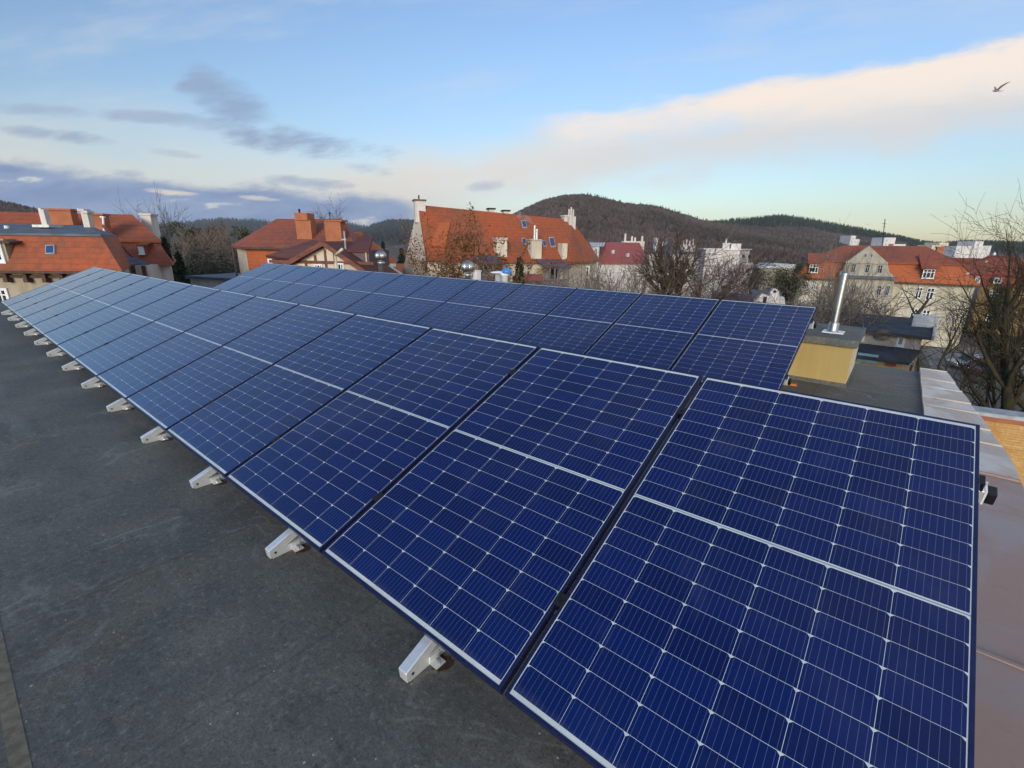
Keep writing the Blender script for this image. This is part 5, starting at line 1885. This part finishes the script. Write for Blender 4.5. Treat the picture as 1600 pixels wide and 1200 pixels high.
# ------------------------------------------------------------------ birds
def bird(px, py, d, span, label, flap=.9, yaw=0.0):
    c = V(px, py, d)
    r = empty('flying_bird', c, math.atan2(HR.y, HR.x) + yaw)
    tag(r, label, 'bird')
    s = span
    me = MB()
    body = [(-.30, .004), (-.27, .030), (-.20, .048), (-.08, .066), (.06, .056), (.18, .032), (.30, .022), (.40, .004)]
    n = 10
    for x, rad in body:
        for k in range(n):
            t = 2 * math.pi * k / n
            me.v.append((x * s, rad * s * math.cos(t), rad * s * 1.05 * math.sin(t)))
    for j in range(len(body) - 1):
        for k in range(n):
            me.f.append((j * n + k, j * n + (k + 1) % n, (j + 1) * n + (k + 1) % n, (j + 1) * n + k))
    me.build('body', 'gull_grey', r, True)
    for sy in (-1, 1):
        pts = [(-.10, .03, .03), (.10, .03, .03), (-.02, .24, .26 * flap), (.16, .22, .22 * flap), (.14, .44, .40 * flap), (.24, .40, .36 * flap), (.34, .58, .46 * flap)]
        pts = [Vector((x * s, y * sy * s, z * s)) for x, y, z in pts]
        w = MB()
        lo = [p - Vector((0, 0, .012 * s)) for p in pts]
        w.solid(pts + lo, [(0, 1, 3, 2), (2, 3, 5, 4), (4, 5, 6), (7, 9, 10, 8), (9, 11, 12, 10), (11, 13, 12),
                           (0, 2, 9, 7), (2, 4, 11, 9), (4, 6, 13, 11), (1, 8, 10, 3), (3, 10, 12, 5), (5, 12, 13, 6), (0, 7, 8, 1)])
        w.build('wing', 'gull_grey', r)
    MB().solid([Vector(q) * s for q in ((-.30, -.008, .0), (-.30, .008, 0), (-.30, 0, .012), (-.35, 0, -.006))], [(0, 1, 2), (0, 3, 1), (1, 3, 2), (2, 3, 0)]).build('beak', 'tile_grey', r)
    MB().solid([Vector(q) * s for q in ((.30, -.02, 0), (.30, .02, 0), (.47, .05, -.005), (.47, -.05, -.005), (.30, -.02, .01), (.30, .02, .01), (.47, .05, .002), (.47, -.05, .002))],
               [(0, 1, 2, 3), (4, 7, 6, 5), (0, 4, 5, 1), (1, 5, 6, 2), (2, 6, 7, 3), (3, 7, 4, 0)]).build('tail', 'gull_grey', r)
    return r


plain('gull_grey', (.22, .18, .18), .7, 0, .3, 3)
bird(1557, 142, 24, .60, 'grey gull flying left with raised wings in the upper right sky', 1.0)
bird(1355, 351, 90, .8, 'tiny distant bird above the pale birch', .5, .8)
bird(1477, 338, 110, .8, 'tiny distant bird in the sky right of the roof antenna', .4, .4)


# ------------------------------------------------------------------ smoke from the pipe
def smoke():
    a = D.root.matrix_world if False else None
    base = V(835.5, 351, 48.6)
    tip = V(808, 338, 48.6)
    m = MB()
    n = 12
    for i in range(9):
        t = i / 8
        c = base.lerp(tip, t) + Vector((0, 0, .25 * math.sin(t * 3)))
        rad = .10 + .55 * t * (1 - .25 * t)
        for k in range(n):
            q = 2 * math.pi * k / n
            m.v.append(tuple(c + Vector((HEAD.x * math.cos(q), HEAD.y * math.cos(q), math.sin(q))) * rad * (1 if 0 < i < 8 else .4)))
    for j in range(8):
        for k in range(n):
            m.f.append((j * n + k, j * n + (k + 1) % n, (j + 1) * n + (k + 1) % n, (j + 1) * n + k))
    m.f.append(tuple(range(n - 1, -1, -1)))
    m.f.append(tuple(range(8 * n, 9 * n)))
    mt = bpy.data.materials.new('smoke')
    mt.use_nodes = True
    N.tree = mt.node_tree
    mt.node_tree.nodes.remove(mt.node_tree.nodes['Principled BSDF'])
    v = node('ShaderNodeVolumePrincipled')
    v.inputs['Color'].default_value = (.85, .85, .88, 1)
    put(v.inputs['Density'], ss(noise(coords(), 1.6, 3), .40, .62, .05, .9))
    mt.node_tree.links.new(v.outputs[0], mt.node_tree.nodes['Material Output'].inputs['Volume'])
    MATS['smoke'] = mt
    tag(m.build('smoke', 'smoke'), 'thin white smoke drifting left from the pipe on the steep roof', 'smoke', kind='stuff')


smoke()


# ------------------------------------------------------------------ thin haze over the town
mt = bpy.data.materials.new('haze')
mt.use_nodes = True
N.tree = mt.node_tree
mt.node_tree.nodes.remove(mt.node_tree.nodes['Principled BSDF'])
v = node('ShaderNodeVolumePrincipled')
v.inputs['Color'].default_value = (.86, .92, 1.0, 1)
v.inputs['Density'].default_value = 0.00016
v.inputs['Anisotropy'].default_value = 0.2
mt.node_tree.links.new(v.outputs[0], mt.node_tree.nodes['Material Output'].inputs['Volume'])
MATS['haze'] = mt
tag(MB().box(-2710, 2710, -2710, 2710, GZ - 1, 150).build('haze', 'haze'), kind='stuff')
